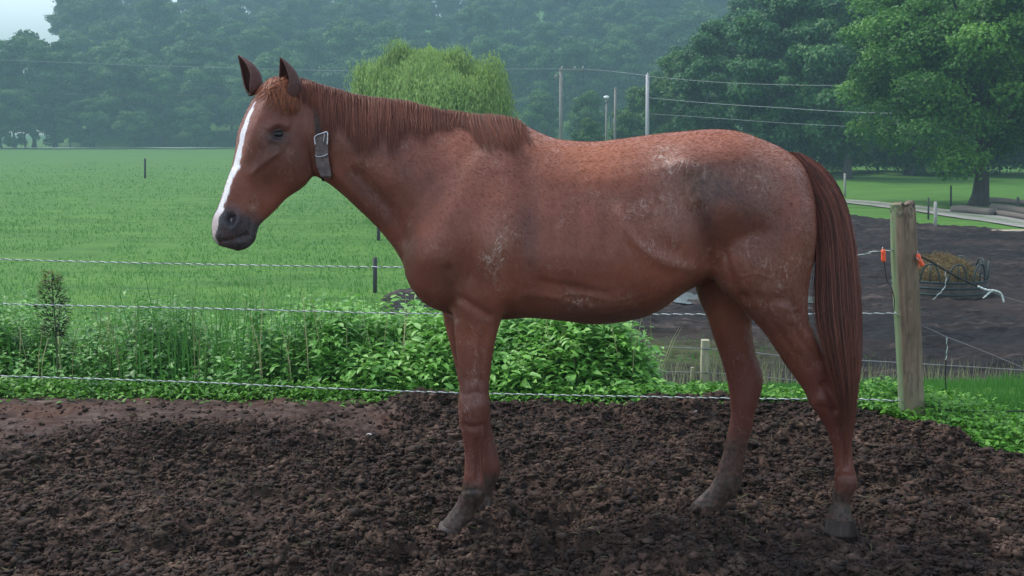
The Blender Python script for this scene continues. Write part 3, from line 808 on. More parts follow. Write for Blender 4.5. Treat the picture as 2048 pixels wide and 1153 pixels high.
# mane: rooted along the crest, falling over the near side of the neck
crest = np.array([(600, 152), (622, 160), (667, 173), (705, 184), (743, 191), (782, 195), (820, 200), (850, 209), (880, 218), (940, 225), (1000, 228), (1030, 236), (1052, 250)], float)
paths = []; rads = []
S = 10
for i in range(5600):
    xr = rng.uniform(602, 1050)
    clump = vnoise(np.array([xr / 6.0]), np.array([0.3]), seed=101)[0]; c2 = vnoise(np.array([xr / 15.0]), np.array([5.3]), seed=102)[0]
    yc = np.interp(xr, crest[:, 0], crest[:, 1])
    ln = np.interp(xr, [600, 640, 700, 760, 830, 860, 885, 905, 935, 970, 1010, 1050], [70, 110, 128, 118, 96, 72, 54, 46, 60, 86, 86, 60])
    if 866 < xr < 915 and rng.random() < 0.25: continue
    if xr > 1005 and rng.random() < (xr - 1005) / 60: continue
    ln *= (0.30 + 0.62 * rng.random() ** 0.6) * (1 + 0.30 * c2 + .22 * clump)
    dx = np.interp(xr, [600, 700, 800, 870, 920, 980, 1050], [8, 3, 2, 8, 14, 34, 30]) * (ln / 80) + 7 * clump + rng.normal() * 4.5
    pts = []; last = None; ok = True
    lift = rng.uniform(0.002, 0.012)
    for k in range(S):
        f = k / (S - 1)
        xx = xr + dx * f ** 1.3 + 1.5 * math.sin(f * 5 + xr); yy = yc + 5 + ln * f
        if k == 0:
            p = W(xr, yc + 3, YC + rng.uniform(-.008, .012)); pts.append(p); continue
        h, n_ = hit(xx, yy)
        if h is None:
            if last is None: h = W(xx, yy, YC); n_ = np.array((0, -1, 0))
            else: h = W(xx, yy, last[1]); n_ = np.array((0, -1, 0))
        q = h + n_ * lift * (1.0 - 0.3 * f) + np.array((0, 0, 0.003 * (1 - f)))
        if k == 1: q = q + np.array((0, 0.0, 0.004))
        pts.append(q); last = h
    paths.append(pts); rads.append(rng.uniform(0.0003, 0.0009))
strand_obj('mane', paths, np.array(rads), M_MANE)
# short upright fuzz along the crest
# forelock
paths = []; rads = []
for i in range(620):
    a = rng.random()
    x0, y0 = 538 + 62 * rng.random(), 0
    y0 = np.interp(x0, [535, 550, 575, 600], [158, 152, 153, 154])
    tx = np.interp(a, [0, .35, .6, 1], [468, 500, 565, 596]) + rng.normal() * 7; ty = np.interp(a, [0, .35, .6, 1], [235, 205, 240, 232]) - 40 * rng.random() ** 1.5
    pts = []; last = None; lift = rng.uniform(.003, .011); bad = False
    for k in range(9):
        f = k / 8
        xx = x0 + (tx - x0) * f ** 1.15; yy = y0 + 4 + (ty - y0 - 4) * f
        h, n_ = hit(xx, yy)
        if h is None:
            if last is None: h = WH(xx, yy)
            else: h = W(xx, yy, last[1]); bad = bad or k > 2
            n_ = np.array((0, -.5, .5))
        pts.append(h + n_ * lift + np.array((0, 0, .004 * math.sin(f * 3.14)))); last = h
    if bad: continue
    paths.append(pts); rads.append(rng.uniform(.0009, .0017))
strand_obj('forelock', paths, np.array(rads), M_FORE)
# tail
LFT = np.array([(1578, 304), (1592, 340), (1612, 385), (1628, 425), (1634, 480), (1636, 545), (1636, 610), (1646, 670), (1660, 730), (1676, 790), (1686, 845), (1694, 895)], float)
RGT = np.array([(1600, 307), (1637, 328), (1666, 362), (1688, 408), (1701, 465), (1708, 530), (1712, 600), (1714, 670), (1714, 730), (1711, 790), (1706, 850), (1700, 905)], float)
YT = YC + np.array([0, -.005, -.03, -.06, -.09, -.12, -.15, -.175, -.19, -.195, -.195, -.19])
LFT, RGT = catmull(LFT, 2), catmull(RGT, 2); YT = np.interp(np.linspace(0, 1, len(LFT)), np.linspace(0, 1, len(YT)), YT)
paths = []; rads = []
ns = len(LFT)
for i in range(6500):
    a = rng.random(); a = a + 0.02 * math.sin(a * 40)
    th = rng.uniform(-1, 1); ww = math.sqrt(max(0.05, 1 - (2 * a - 1) ** 2))
    top = rng.random() < 0.7
    s0 = 0 if top else rng.integers(0, 7)
    end = (1.0 - 0.38 * rng.random() ** 1.3) * (0.93 if 0.2 < a < 0.8 else 1.0)
    a1 = a + rng.normal() * 0.10
    if rng.random() < 0.05: a1 += rng.uniform(-.30, .14)
    ph = rng.uniform(0, 6.28)
    pts = []
    for k in range(16):
        f = k / 15
        q = (s0 + (end * (ns - 1) - s0) * f)
        l_ = np.array([np.interp(q, np.arange(ns), LFT[:, c]) for c in (0, 1)]); r_ = np.array([np.interp(q, np.arange(ns), RGT[:, c]) for c in (0, 1)])
        aa = np.clip(a * (1 - f) + a1 * f, -0.2, 1.15)
        cc = l_ + (r_ - l_) * aa
        cc[0] += 1.6 * math.sin(f * 9 + ph)
        Y = np.interp(q, np.arange(ns), YT) + th * ww * 0.045 * (0.35 + 0.65 * sstep(0, .25, f)) - 0.015 * (1 - f)
        pts.append(W(cc[0], cc[1], Y))
    paths.append(pts); rads.append(rng.uniform(0.0003, 0.0010))
strand_obj('tail', paths, np.array(rads), M_TAIL)
mid = (LFT + RGT) / 2
core = np.array([W(mid[k][0], mid[k][1] + 4, YT[k] + 0.012) for k in range(0, 15)])
V, f = tube(core, np.interp(np.linspace(0, 1, 15), [0, .2, 1], [.018, .026, .010]), 10)
child('tail_dock', V, f, simple('tail_skin', (0.03, 0.013, 0.011), 0.8, scale=60), hroot)

# ears: a leaf-shaped scoop with thickness
M_EAR = simple('ear_coat', (0.075, 0.028, 0.021), 0.65, var=0.3, scale=120, bump=0.2)
def ear(base, tip, width, face, name='ear'):
    base, tip, face = map(lambda a: np.asarray(a, float), (base, tip, face))
    ax = tip - base; L = np.linalg.norm(ax); ax /= L
    face = face - ax * face.dot(ax); face /= np.linalg.norm(face)
    sd_ = np.cross(ax, face)
    rings = []
    for k in range(17):
        f = k / 16
        r = width * np.interp(f, [0, .12, .35, .6, .8, .93, 1], [.72, .90, 1, .80, .47, .2, .015])
        curve = 0.012 * math.sin(f * 2.6)
        c0 = base + ax * L * f + sd_ * curve * 0.6 - face * curve
        open_ = np.interp(f, [0, .15, .4, 1], [3.05, 2.7, 2.15, 1.9])
        th = np.linspace(-open_, open_, 21)
        outer = [c0 + r * (-math.cos(a) * face + math.sin(a) * sd_) for a in th]
        inner = [c0 + max(r - .005, r * .45) * (-math.cos(a) * face + math.sin(a) * sd_) for a in th[::-1]]
        rings.append(outer + inner)
    V, f = rings_to_mesh(rings)
    return child(name, V, f, M_EAR, hroot)
h1 = hit(578, 194)[0]
ear(h1 + np.array((0.0, 0.030, -0.012)), W(556, 115, h1[1] + 0.01), 0.043, (-0.70, -0.70, 0))
efar = h1 - 2 * (h1 - HP0).dot(HL) * HL
ear(W(512, 186, efar[1] - 0.02), W(472, 112, efar[1] - .01), 0.039, (-0.75, -0.75, -0.1))
# eyes
def ball(c, r, sx=1, sy=1, sz=1, n=20):
    rings = [[c + r * np.array((sx * math.sin(p) * math.cos(q), sy * math.sin(p) * math.sin(q), sz * math.cos(p))) for q in np.linspace(0, 2 * math.pi, n, endpoint=False)] for p in np.linspace(0.02, math.pi - 0.02, n // 2 + 1)]
    return rings_to_mesh(np.array(rings))
t = NT('eye_dark'); t.base((0.006, 0.004, 0.004)); t.rough(0.09); t.spec(0.35); M_EYE = t.m
e1 = hit(557, 269)[0]
ec = e1 - HL * 0.0145
V, f = ball(ec, 0.0245, 1.0, 1.0, 0.82); child('eye', V, f, M_EYE, hroot)
ec2 = ec - 2 * (ec - HP0).dot(HL) * HL
V, f = ball(ec2, 0.0245, 1.0, 1.0, 0.82); child('eye', V, f, M_EYE, hroot)
M_LID = simple('eyelid_skin', (0.045, 0.027, 0.024), 0.5, scale=150)
for c_, s_ in ((ec, 1), (ec2, -1)):
    lids = []
    for top in (1, -1):
        pts = []
        for a in np.linspace(-1.35, 1.35, 13):
            x_ = math.sin(a) * 0.0265; z_ = top * (0.0165 * math.cos(a) - 0.001) * (1.0 if top > 0 else 0.8)
            pts.append(c_ + HE * (-x_) + np.array((0, 0, z_ - 0.35 * -x_ * 0)) + HL * s_ * (0.0205 - 0.35 * abs(x_)))
        lids.append(tube(catmull(pts, 2), 0.0042 if top > 0 else 0.0032, 8))
    V, f = join(lids); child('eyelid', V, f, M_LID, hroot)
# whiskers on the lips and chin
paths = []
for i in range(70):
    x0, y0 = rng.uniform(440, 498), 0
    y0 = np.interp(x0, [440, 470, 498], [484, 490, 478]) - rng.uniform(0, 34)
    h, n_ = hit(x0, y0)
    if h is None: continue
    d = n_ * .7 + np.array((-.15, 0, -.75)) + rng.normal(size=3) * .2; L_ = rng.uniform(.012, .032)
    paths.append([h, h + d * L_ * .5, h + d * L_ + np.array((0, 0, -.003))])
strand_obj('whiskers', paths, np.full(len(paths), .0004), M_TAIL)
# hooves
t = NT('hoof_horn'); hn = t.noise(40, 4, stretch=(1, 1, 0.3))
c = t.mix(t.math('MULTIPLY', t.attr('pale'), 0.9), t.ramp(hn, [(0.3, (0.012, 0.0085, 0.0068)), (0.7, (0.045, 0.032, 0.025))]), t.ramp(hn, [(0.3, (0.06, 0.05, 0.045)), (0.7, (0.17, 0.15, 0.14))]))
t.base(c); t.rough(0.85); t.spec(.15); t.bump(hn, 0.4, 0.003); M_HOOF = t.m
def hoof(F0, B0, F1, B1, off, w0, w1, pale=0.0, label=None):
    rings = []
    for f in np.linspace(0, 1, 7):
        Fp = np.array(F0) * (1 - f) + np.array(F1) * f; Bp = np.array(B0) * (1 - f) + np.array(B1) * f
        rings.append(section(W(*Fp, YC + off), W(*Bp, YC + off), LY, ell(w0 * (1 - f) + w1 * f, 1.1, 1.1), 28))
    V, f = rings_to_mesh(rings)
    pa = np.full(len(V), pale) * sstep(1.0, 0.0, (V[:, 0] - V[:, 0].min()) / np.ptp(V[:, 0]) * 1.2)
    o = child('hoof', V, f, M_HOOF, hroot, True, {'pale': pa})
    if label: o['label'] = label
hoof((880, 1046), (938, 1060), (866, 1070), (936, 1086), -.107, .046, .060, 1.0, 'pale mud-caked hoof tip')
hoof((944, 1018), (996, 1020), (936, 1040), (1004, 1042), .11, .046, .056)
hoof((1655, 1036), (1708, 1038), (1650, 1066), (1716, 1066), -.11, .046, .058, 0.3)
hoof((1386, 1006), (1438, 1020), (1374, 1026), (1432, 1044), .11, .044, .054)

# ------------------------------------------------------------------ collar
CX, CY = 645, 265
t = NT('collar_leather'); ln_ = t.noise(90, 4)
t.base(t.ramp(ln_, [(0.3, (0.030, 0.020, 0.018)), (0.7, (0.070, 0.048, 0.043))])); t.rough(0.75); t.spec(.2); t.bump(ln_, 0.25, .002); M_LEATHER = t.m
t = NT('worn_leather'); ln_ = t.noise(70, 4)
t.base(t.ramp(ln_, [(0.3, (0.085, 0.066, 0.062)), (0.7, (0.16, 0.128, 0.12))])); t.rough(0.8); t.spec(.2); t.bump(ln_, 0.25, .002); M_WORN = t.m
M_STEEL = simple('buckle_metal', (0.50, 0.50, 0.53), 0.35, 0.9, scale=80)
croot = empty('leather_collar', W(CX, CY, YC - .09), label='worn brown leather collar strap with metal buckle around the throat of the horse', cat='collar')
# band: section of the neck at the throatlatch
ctr = (W(637, 166, YC) + W(652, 362, YC)) / 2
axd = W(637, 166, YC) - W(652, 362, YC); hh = np.linalg.norm(axd) / 2; axd /= 2 * hh
fw = np.cross(LY, axd)
o_r, i_r = [], []
ang = np.linspace(0, 2 * math.pi, 64, endpoint=False)
ringpts = []
for a in ang:
    d = axd * math.cos(a) + LY * math.sin(a)
    loc, nrm, idx, dist = bvh.ray_cast(Vector(ctr + d * 0.6), Vector(-d), 0.6)
    ringpts.append(np.array(loc) if loc is not None else ctr + d * 0.1)
ringpts = np.array(ringpts)
for _ in range(3): ringpts = (ringpts + np.roll(ringpts, 1, 0) + np.roll(ringpts, -1, 0)) / 3
rr = []
for p in ringpts:
    d = (p - ctr); d /= np.linalg.norm(d)
    b = p + d * 0.0035
    rr.append([b - fw * .0125, b - fw * .0125 + d * .0035, b + fw * .0125 + d * .0035, b + fw * .0125])
rr.append(rr[0])
V, f = rings_to_mesh(np.array(rr), cap=False); child('strap', V, f, M_LEATHER, croot, False)
def on_neck(px, py, lift):
    h, n_ = hit(px, py)
    return h + np.array((0, -1, 0)) * lift
# outer billet with its pointed loose end
cen = [(646, 270), (646, 285), (645, 300), (646, 318), (650, 335), (655, 352)]
rr = []
for k, (x, y) in enumerate(cen + [(657, 357)]):
    wpx = [12.5, 12.5, 12.5, 12.5, 12, 9.5, 4][k]
    l_, r_ = on_neck(x - wpx, y, 0.012 + .004 * (k > 3)), on_neck(x + wpx, y, .012 + .004 * (k > 3))
    l_[1] = r_[1] = min(l_[1], r_[1]) + .001
    nrm = np.array((0, -0.005, 0))
    rr.append([l_, l_ + nrm, r_ + nrm, r_])
V, f = rings_to_mesh(np.array(rr)); o = child('strap_end', V, f, M_WORN, croot, False)
def wire_loop(pts, r, name, mat):
    P = [on_neck(x, y, 0.020) for x, y in pts]
    ym = min(p[1] for p in P)
    for p in P: p[1] = ym
    V, f = tube(catmull(P, 4), r, 8); child(name, V, f, mat, croot)
wire_loop([(634, 292), (632, 277), (636, 271), (647, 267), (656, 265), (657, 278), (656, 292)], .0026, 'buckle', M_STEEL)
wire_loop([(633, 311), (640, 314), (650, 312), (657, 308)], .0022, 'keeper_loop', M_STEEL)
wire_loop([(651, 266), (650, 276), (649, 286)], .0016, 'buckle_pin', M_STEEL)
# ------------------------------------------------------------------ paddock, track, puddle
def sheet(name, X, Y, Z, mat, keep=None, attrs=None, kind='structure'):
    n1 = X.shape[1]
    ii, jj = np.meshgrid(np.arange(X.shape[0] - 1), np.arange(n1 - 1), indexing='ij')
    f = gridf(n1, ii, jj)
    if keep is not None: f = f[keep.ravel()[f].all(1)]
    o = link(name, mesh_np(name, np.stack([X, Y, Z], -1).reshape(-1, 3), f, True, attrs), mat)
    return tag(o, kind=kind)
# outline of the muddy paddock as a field of distances: left edge runs away behind the horse, far edge meets the track verge
def paddock_mask(X, Y):
    left = np.interp(Y, [9, 11, 14, 17, 20, 22, 25, 27, 29, 32, 46], [3.2, 1.5, -1.2, -2.4, -3.0, -2.9, -2.6, -2.2, -0.8, 1.5, 6.0])
    far = np.minimum(45.5 - 1.5 * (X - 14.5), 46.5)
    near_ = 10.6 + 0.0 * X
    wob = 0.8 * fbm(X * 0.35, Y * 0.35, seed=121, octaves=4)
    return np.minimum(np.minimum(X - left, (far - Y)), (Y - near_) * 1.0) + wob
px_ = np.linspace(-4, 40, 420); py_ = np.concatenate([np.linspace(9.5, 20, 150), np.linspace(20.1, 48, 180)])
PX, PY = np.meshgrid(px_, py_)
msk = paddock_mask(PX, PY)
rel = 0.08 * fbm(PX * 1.3, PY * 1.3, seed=123, octaves=4) + 0.07 * clods(PX, PY, 2.4, 124, 0.6) + 0.05 * clods(PX, PY, 5.3, 125, 0.7)
PZ = terrain(PX, PY) + rel + 0.10 - 0.26 * sstep(0.5, -0.3, msk)
t = NT('paddock_mud')
n1_ = t.noise(0.55, 6, 0.7, stretch=(0.35, 1.4, 1), dist=.6); n2_ = t.noise(5.5, 6, 0.75, stretch=(.6, 1.3, 1))
c = t.ramp(t.math('ADD', t.math('MULTIPLY', n1_, .55), t.math('MULTIPLY', n2_, .45)), [(0.38, (0.005, 0.0036, 0.0032)), (0.47, (0.012, 0.0092, 0.0084)), (0.54, (0.030, 0.0235, 0.0210)), (0.62, (0.10, 0.082, 0.074))])
c = t.mix(t.ramp(t.noise(0.35, 4), [(0.52, 0.0), (0.66, 0.5)]), c, (0.05, 0.034, 0.029))
c = t.mix(t.math('MULTIPLY', t.attr('weedy'), t.ramp(n2_, [(0.35, 0.2), (0.6, 0.9)])), c, (0.085, 0.105, 0.035))
t.base(c); t.spec(0.12); t.rough(t.ramp(n1_, [(0.4, 0.6), (0.6, 0.95)])); t.bump(n2_, 1.0, 0.08)
upx, upy = proj(np.stack([PX.ravel(), PY.ravel(), PZ.ravel()], -1))
weedy = np.clip(1.2 * np.exp(-((PX.ravel() - 2.6) / 1.6) ** 2 - ((PY.ravel() - 17.2) / 1.1) ** 2) + .9 * np.exp(-((PX.ravel() + 1.2) / 1.2) ** 2 - ((PY.ravel() - 16.0) / 1.2) ** 2) + 0.6 * sstep(13.0, 11.0, PY.ravel()), 0, 1)
sheet('paddock_mud', PX, PY, PZ, t.m, msk > -0.6, {'weedy': weedy})
# puddle
pc = G(1362, 610, LOW + 0.02)
a = np.linspace(0, 2 * math.pi, 48, endpoint=False)
rr_ = 1 + 0.35 * np.sin(a * 3 + 1) * 0.5 + 0.18 * np.sin(a * 7) + .1 * np.sin(a * 13 + 2)
def puddle(c, rx, ry, z):
    rim = np.stack([c[0] + rx * rr_ * np.cos(a), c[1] + ry * rr_ * np.sin(a), np.full(48, z)], -1)
    V = np.concatenate([rim, [[c[0], c[1], z]]]); f = np.stack([np.arange(48), (np.arange(48) + 1) % 48, np.full(48, 48)], -1)
    return V, [f]
t = NT('puddle_water'); t.base((0.10, 0.10, 0.10)); t.rough(0.08); t.spec(1.0); t.bump(t.noise(6, 3), 0.15, 0.02)
V, f = puddle(pc, 0.55, 0.75, ground_z(pc[0], pc[1]) + 0.17)
o = link('puddle', mesh_np('puddle', V, f, False), t.m); tag(o, kind='structure')
pc2 = G(1500, 604, LOW + 0.02)
V, f = puddle(pc2 + np.array((1.2, 0, 0)), 0.7, 0.45, ground_z(pc2[0] + 1.2, pc2[1]) + 0.14)
o = link('puddle', mesh_np('puddle', V, f, False), t.m); tag(o, kind='structure')
# gravel track with a worn grass middle
t = NT('track_gravel'); gn = t.noise(3, 5, 0.7)
c = t.ramp(gn, [(0.3, (0.17, 0.165, 0.15)), (0.7, (0.34, 0.33, 0.30))])
c = t.mix(t.math('MULTIPLY', t.attr('mid'), t.ramp(t.noise(1.5, 4), [(0.35, 0.3), (0.6, 0.9)])), c, (0.05, 0.11, 0.03))
t.base(c); t.rough(0.9)
P = [G(1600, 399, LOW), G(1690, 405, LOW), G(1780, 413, LOW), G(1870, 424, LOW), G(1960, 436, LOW), G(2060, 450, LOW), G(2200, 470, LOW)]
P = [P[0] + (P[0] - P[1]) * 1.5 + np.array((0, 3, 0))] + P
P = catmull(P, 8); P[:, 2] = 0
T = np.gradient(P, axis=0); T /= np.linalg.norm(T, axis=1)[:, None]; Nn = np.stack([-T[:, 1], T[:, 0], 0 * T[:, 0]], -1)
ws = np.linspace(-1.2, 1.2, 11)
TX = P[:, 0][:, None] + Nn[:, 0][:, None] * ws; TY = P[:, 1][:, None] + Nn[:, 1][:, None] * ws
TX += 0.12 * vnoise(TX * 1.5, TY * 1.5, seed=131)
TZ = terrain(TX, TY) + 0.05
midw = np.broadcast_to(np.exp(-(ws / 0.5) ** 2), TX.shape)
sheet('driveway', TX, TY, TZ, t.m, None, {'mid': midw.ravel()})
# the pale strip of road at the far side of the field
t = NT('far_road'); t.base((0.42, 0.45, 0.40)); t.rough(0.9)
RX, RY = np.meshgrid(np.linspace(-170, 160, 200), np.array([222.0, 225.5]))
RY = RY + 0.02 * RX
RZ = terrain(RX, RY) + 0.30
sheet('road', RX, RY, RZ, t.m)

# ------------------------------------------------------------------ trees
def leaf_cards(C, Nrm, size, aspect=0.6):
    """one bent diamond leaf (or leaf spray) per point"""
    n = len(C)
    Nrm = Nrm / (np.linalg.norm(Nrm, axis=1)[:, None] + 1e-9)
    r = rng.normal(size=(n, 3)); A = np.cross(Nrm, r); A /= np.linalg.norm(A, axis=1)[:, None] + 1e-9
    B = np.cross(Nrm, A)
    s = size[:, None]
    V = np.stack([C - A * s * 0.5, C + B * s * aspect * 0.5 - Nrm * s * .10, C + A * s * 0.5, C - B * s * aspect * 0.5 - Nrm * s * .10], 1).reshape(-1, 3)
    k = np.arange(n)[:, None] * 4
    return V, [np.concatenate([k, k + 1, k + 2, k + 3], 1)]

def crown_points(nblob, n, Rx, H, zb, seed, rblob=(0.20, 0.34), shape='round'):
    """foliage gathered in clumps around limb ends"""
    g_ = np.random.default_rng(seed)
    d = g_.normal(size=(nblob, 3)); d /= np.linalg.norm(d, axis=1)[:, None]
    d[:, 2] = np.where((d[:, 2] < -0.5) & (g_.random(nblob) < .3), -d[:, 2], d[:, 2])
    rad = g_.uniform(0.35, 1.0, nblob) ** 0.6
    zc = zb + (H - zb) * 0.5; hz = (H - zb) * 0.5
    sx = 1.0
    c = np.stack([d[:, 0] * rad * Rx * 0.78, d[:, 1] * rad * Rx * 0.78, zc + d[:, 2] * rad * hz * 0.85], -1)
    if shape == 'broad': c[:, :2] = d[:, :2] / (np.linalg.norm(d[:, :2], axis=1)[:, None] + 1e-6) * (Rx * .88 * rad * (1 - np.abs(d[:, 2] * rad) ** 3.0) ** .45 * np.sqrt(g_.uniform(.25, 1, nblob)))[:, None]
    if shape == 'cone': c[:, :2] *= (1.15 - 0.75 * ((c[:, 2] - zb) / (H - zb)))[:, None]
    br = g_.uniform(*rblob, nblob) * Rx
    w = br ** 2; w /= w.sum()
    b = g_.choice(nblob, n, p=w)
    dd = g_.normal(size=(n, 3)); dd /= np.linalg.norm(dd, axis=1)[:, None]
    dd[:, 2] = np.where((dd[:, 2] < -0.2) & (g_.random(n) < .6), -dd[:, 2], dd[:, 2])
    rr = br[b] * (0.55 + 0.5 * g_.random(n) ** 0.6) * (1 + 0.25 * g_.normal(size=n) * 0.6)
    P = c[b] + dd * rr[:, None] * np.array((1.1, 1.1, 0.72))
    return c, br, P, dd, b

def make_tree(seed, H, Rx, zb, nblob, n, leaf, trunk_r, rblob=(0.2, 0.34), limbs=8, shape='round', tintspread=0.5):
    g_ = np.random.default_rng(seed + 500)
    c, br, P, dd, b = crown_points(nblob, n, Rx, H, zb, seed, rblob, shape)
    nrm = dd * 0.7 + g_.normal(size=dd.shape) * 0.6 + np.array((0, 0, 0.5))
    V, f = leaf_cards(P, nrm, leaf * g_.uniform(0.6, 1.35, n), 0.7)
    bt = g_.random(nblob)
    tint = np.clip(0.55 * bt[b] + 0.6 * tintspread * g_.random(n) + 0.15 * dd[:, 2], 0, 1)
    crown = mesh_np('crown', V, f, False, {'tint': np.repeat(tint, 4)})
    parts_ = []
    zt = zb + (H - zb) * 0.55
    lean = g_.normal(size=2) * Rx * 0.05
    k = np.linspace(0, 1, 9)
    tp = np.stack([lean[0] * k + 0.03 * Rx * np.sin(k * 5), lean[1] * k, k * zt - 0.3], -1)
    tr = trunk_r * (1.0 - 0.75 * k) * (1 + 0.7 * np.exp(-k * 14))
    parts_.append(tube(tp, tr, 9))
    order = g_.permutation(nblob)[:limbs]
    for q in order:
        f0 = g_.uniform(0.35, 0.85); s0 = np.array([np.interp(f0, k, tp[:, a_]) for a_ in range(3)])
        e = c[q]; m = (s0 + e) / 2 + np.array((0, 0, 0.12 * np.linalg.norm(e - s0)))
        pts = catmull([s0, m, e], 4)
        parts_.append(tube(pts, np.linspace(trunk_r * 0.38 * (1.1 - f0 * 0.5), trunk_r * 0.06, len(pts)), 6))
    V, f = join(parts_)
    trunk = mesh_np('trunk', V, f)
    return trunk, crown

BARK = simple('tree_bark', (0.055, 0.048, 0.042), 0.9, var=0.35, scale=8, bump=0.8, bdist=0.03, stretch=(1, 1, 0.25))
L_FAR = leafmat('forest_leaves', [(0.1, (0.012, 0.046, 0.012)), (0.45, (0.040, 0.125, 0.024)), (0.9, (0.12, 0.27, 0.045))], 0.25)
L_FAR2 = leafmat('forest_leaves_light', [(0.1, (0.026, 0.078, 0.016)), (0.45, (0.060, 0.160, 0.028)), (0.9, (0.13, 0.26, 0.05))], 0.25)
L_MID = leafmat('broadleaf_dark', [(0.1, (0.015, 0.052, 0.020)), (0.45, (0.042, 0.135, 0.040)), (0.9, (0.12, 0.28, 0.075))], 0.25)
L_MAPLE = leafmat('maple_leaves', [(0.1, (0.014, 0.055, 0.012)), (0.45, (0.060, 0.18, 0.028)), (0.9, (0.19, 0.40, 0.06))], 0.35)
L_WILLOW = leafmat('willow_leaves', [(0.1, (0.13, 0.21, 0.05)), (0.45, (0.26, 0.40, 0.10)), (0.9, (0.40, 0.56, 0.17))], 0.35)

def plant_tree(name, protos, pos, s, rz, label, group=None, sz=None, cat='tree'):
    tr, cr = protos
    r = empty(name, pos, label=label, cat=cat, group=group)
    r.rotation_euler = (0, 0, rz); r.scale = (s, s, sz or s)
    link('trunk', tr, None, r); link('crown', cr, None, r)
    return r
protos = []
for i, (H, Rx, zb, nb, sh) in enumerate([(19, 6.6, 0.2, 60, 'round'), (21, 7.0, 0.5, 66, 'round'), (17, 6.6, 0.0, 56, 'broad'), (20, 6.0, .6, 56, 'round'), (15, 6.6, 0.0, 56, 'round'), (22, 6.6, 0.2, 68, 'broad')]):
    tr, cr = make_tree(300 + i, H, Rx, zb, nb, 22000, 0.52, 0.34, (0.15, 0.27), 8, sh)
    tr.materials.append(BARK)
    for m_ in (L_FAR,): cr.materials.append(m_)
    cr2 = cr.copy(); cr2.materials.clear(); cr2.materials.append(L_FAR2)
    protos.append((tr, cr, cr2, H))
g_ = np.random.default_rng(5)
def far_row(Y, p0, p1, step, hs, light, label, group, jy=5):
    k = 0; p = p0
    while p < p1:
        pr = protos[g_.integers(0, len(protos))]
        yy = Y + g_.uniform(-jy, jy)
        x = (p - 1024) / FPX * yy
        s = g_.uniform(*hs)
        if callable(light): li = light(p)
        else: li = g_.random() < light
        plant_tree('broadleaf_tree', (pr[0], pr[2] if li else pr[1]), (x, yy, ground_z(x, yy) - 0.3), s * g_.uniform(.95, 1.1), g_.uniform(0, 6.28), label, group, sz=s)
        p += step * g_.uniform(0.75, 1.25); k += 1
GR1, GR2 = 'trees along the far edge of the field', 'trees of the hazy wooded hill'
LB1 = 'green leafy tree in the row along the far edge of the field'
LB2 = 'hazy tree at the foot of the wooded hill, behind the field-edge row'
# the first trees on the left, lower towards the corner so that sky shows
for p, Y, i_, s in ((-60, 232, 4, 1.35), (8, 238, 5, 1.16), (76, 240, 1, 1.27), (118, 238, 3, 1.28), (38, 229, 4, 0.95)):
    x = (p - 1024) / FPX * Y
    plant_tree('broadleaf_tree', (protos[i_][0], protos[i_][1]), (x, Y, ground_z(x, Y) - .3), s, p, LB1, GR1)
far_row(237, 120, 760, 78, (0.78, 1.15), 0.35, LB1, GR1)
far_row(231, 60, 700, 110, (0.45, 0.68), 0.7, LB1, GR1, 2)
far_row(254, 165, 1360, 74, (0.95, 1.2), 0.2, LB2, GR2)
far_row(276, 175, 1400, 76, (0.95, 1.25), 0.15, 'hazy tree on the lower slope of the wooded hill, behind its front trees', GR2)
far_row(300, 190, 1420, 76, (0.95, 1.25), 0.1, 'hazy tree halfway up the wooded hill', GR2)
far_row(330, 175, 1500, 76, (1.0, 1.3), 0.1, 'faint hazy tree high on the wooded hill', GR2)
far_row(368, 178, 1500, 74, (1.1, 1.4), 0.1, 'faint blue-grey tree near the top of the wooded hill', GR2)
far_row(238, -1000, -120, 84, (0.85, 1.15), 0.3, LB1, GR1)
far_row(410, 180, 2100, 90, (1.1, 1.35), 0.1, 'faintest treetop along the skyline of the wooded hill', GR2)
# smaller growth just above the horse's back
for p, Y, s, lb in ((1175, 118, .30, 'small pale bush seen just above the hollow of the back of the horse'), (1245, 122, .34, 'light green low bush between the thin pole and the white pole'), (1085, 190, .62, 'hazy bushy tree left of the utility pole with crossarm'),
                    (1170, 165, .55, 'hazy round tree right behind the utility pole with crossarm'), (1345, 112, .66, 'light green tree directly right of the white pole'), (1275, 128, .50, 'light green tree behind the white pole')):
    x = (p - 1024) / FPX * Y
    i_ = int(p) % 5
    plant_tree('broadleaf_tree', (protos[i_][0], protos[i_][2]), (x, Y, ground_z(x, Y) - .3), s, p, lb)
# the tall dark stand right of the middle
stand = []
for i, (H, Rx, zb) in enumerate([(17, 6.0, 0.8), (16, 5.6, 0.6)]):
    tr, cr = make_tree(420 + i, H, Rx, zb, 130, 60000, 0.34, 0.36, (0.11, 0.20), 12)
    tr.materials.append(BARK); cr.materials.append(L_MID); stand.append((tr, cr))
for p, Y, i_, s, sz, lb in ((1432, 96, 0, .80, .84, 'tall leafy tree forming the left shoulder of the dark stand'), (1560, 88, 1, .98, 1.06, 'dark tall tree rising straight above the rump of the horse'), (1690, 84, 0, 0.95, 1.0, 'dark tree above the tail, with a trunk beside the lawn'),
                           (1815, 92, 1, 1.0, .98, 'dark tree between the tall stand and the big maple'), (1950, 90, 0, 1.0, 1.0, 'shaded dark tree directly behind the big maple'), (2090, 86, 1, 1.0, 1.05, 'dark tree cut by the right border behind the maple'),
                           (1345, 140, 1, .80, .95, 'hazy tall tree left behind the dark stand'), (1500, 125, 0, 1.1, 1.2, 'hazy tall tree behind the middle of the dark stand'), (1640, 120, 1, 1.1, 1.25, 'hazy tall tree behind the trees above the tail')):
    x = (p - 1024) / FPX * Y
    plant_tree('broadleaf_tree', stand[i_], (x, Y, ground_z(x, Y) - .3), s, p * 1.7, lb, None, sz)
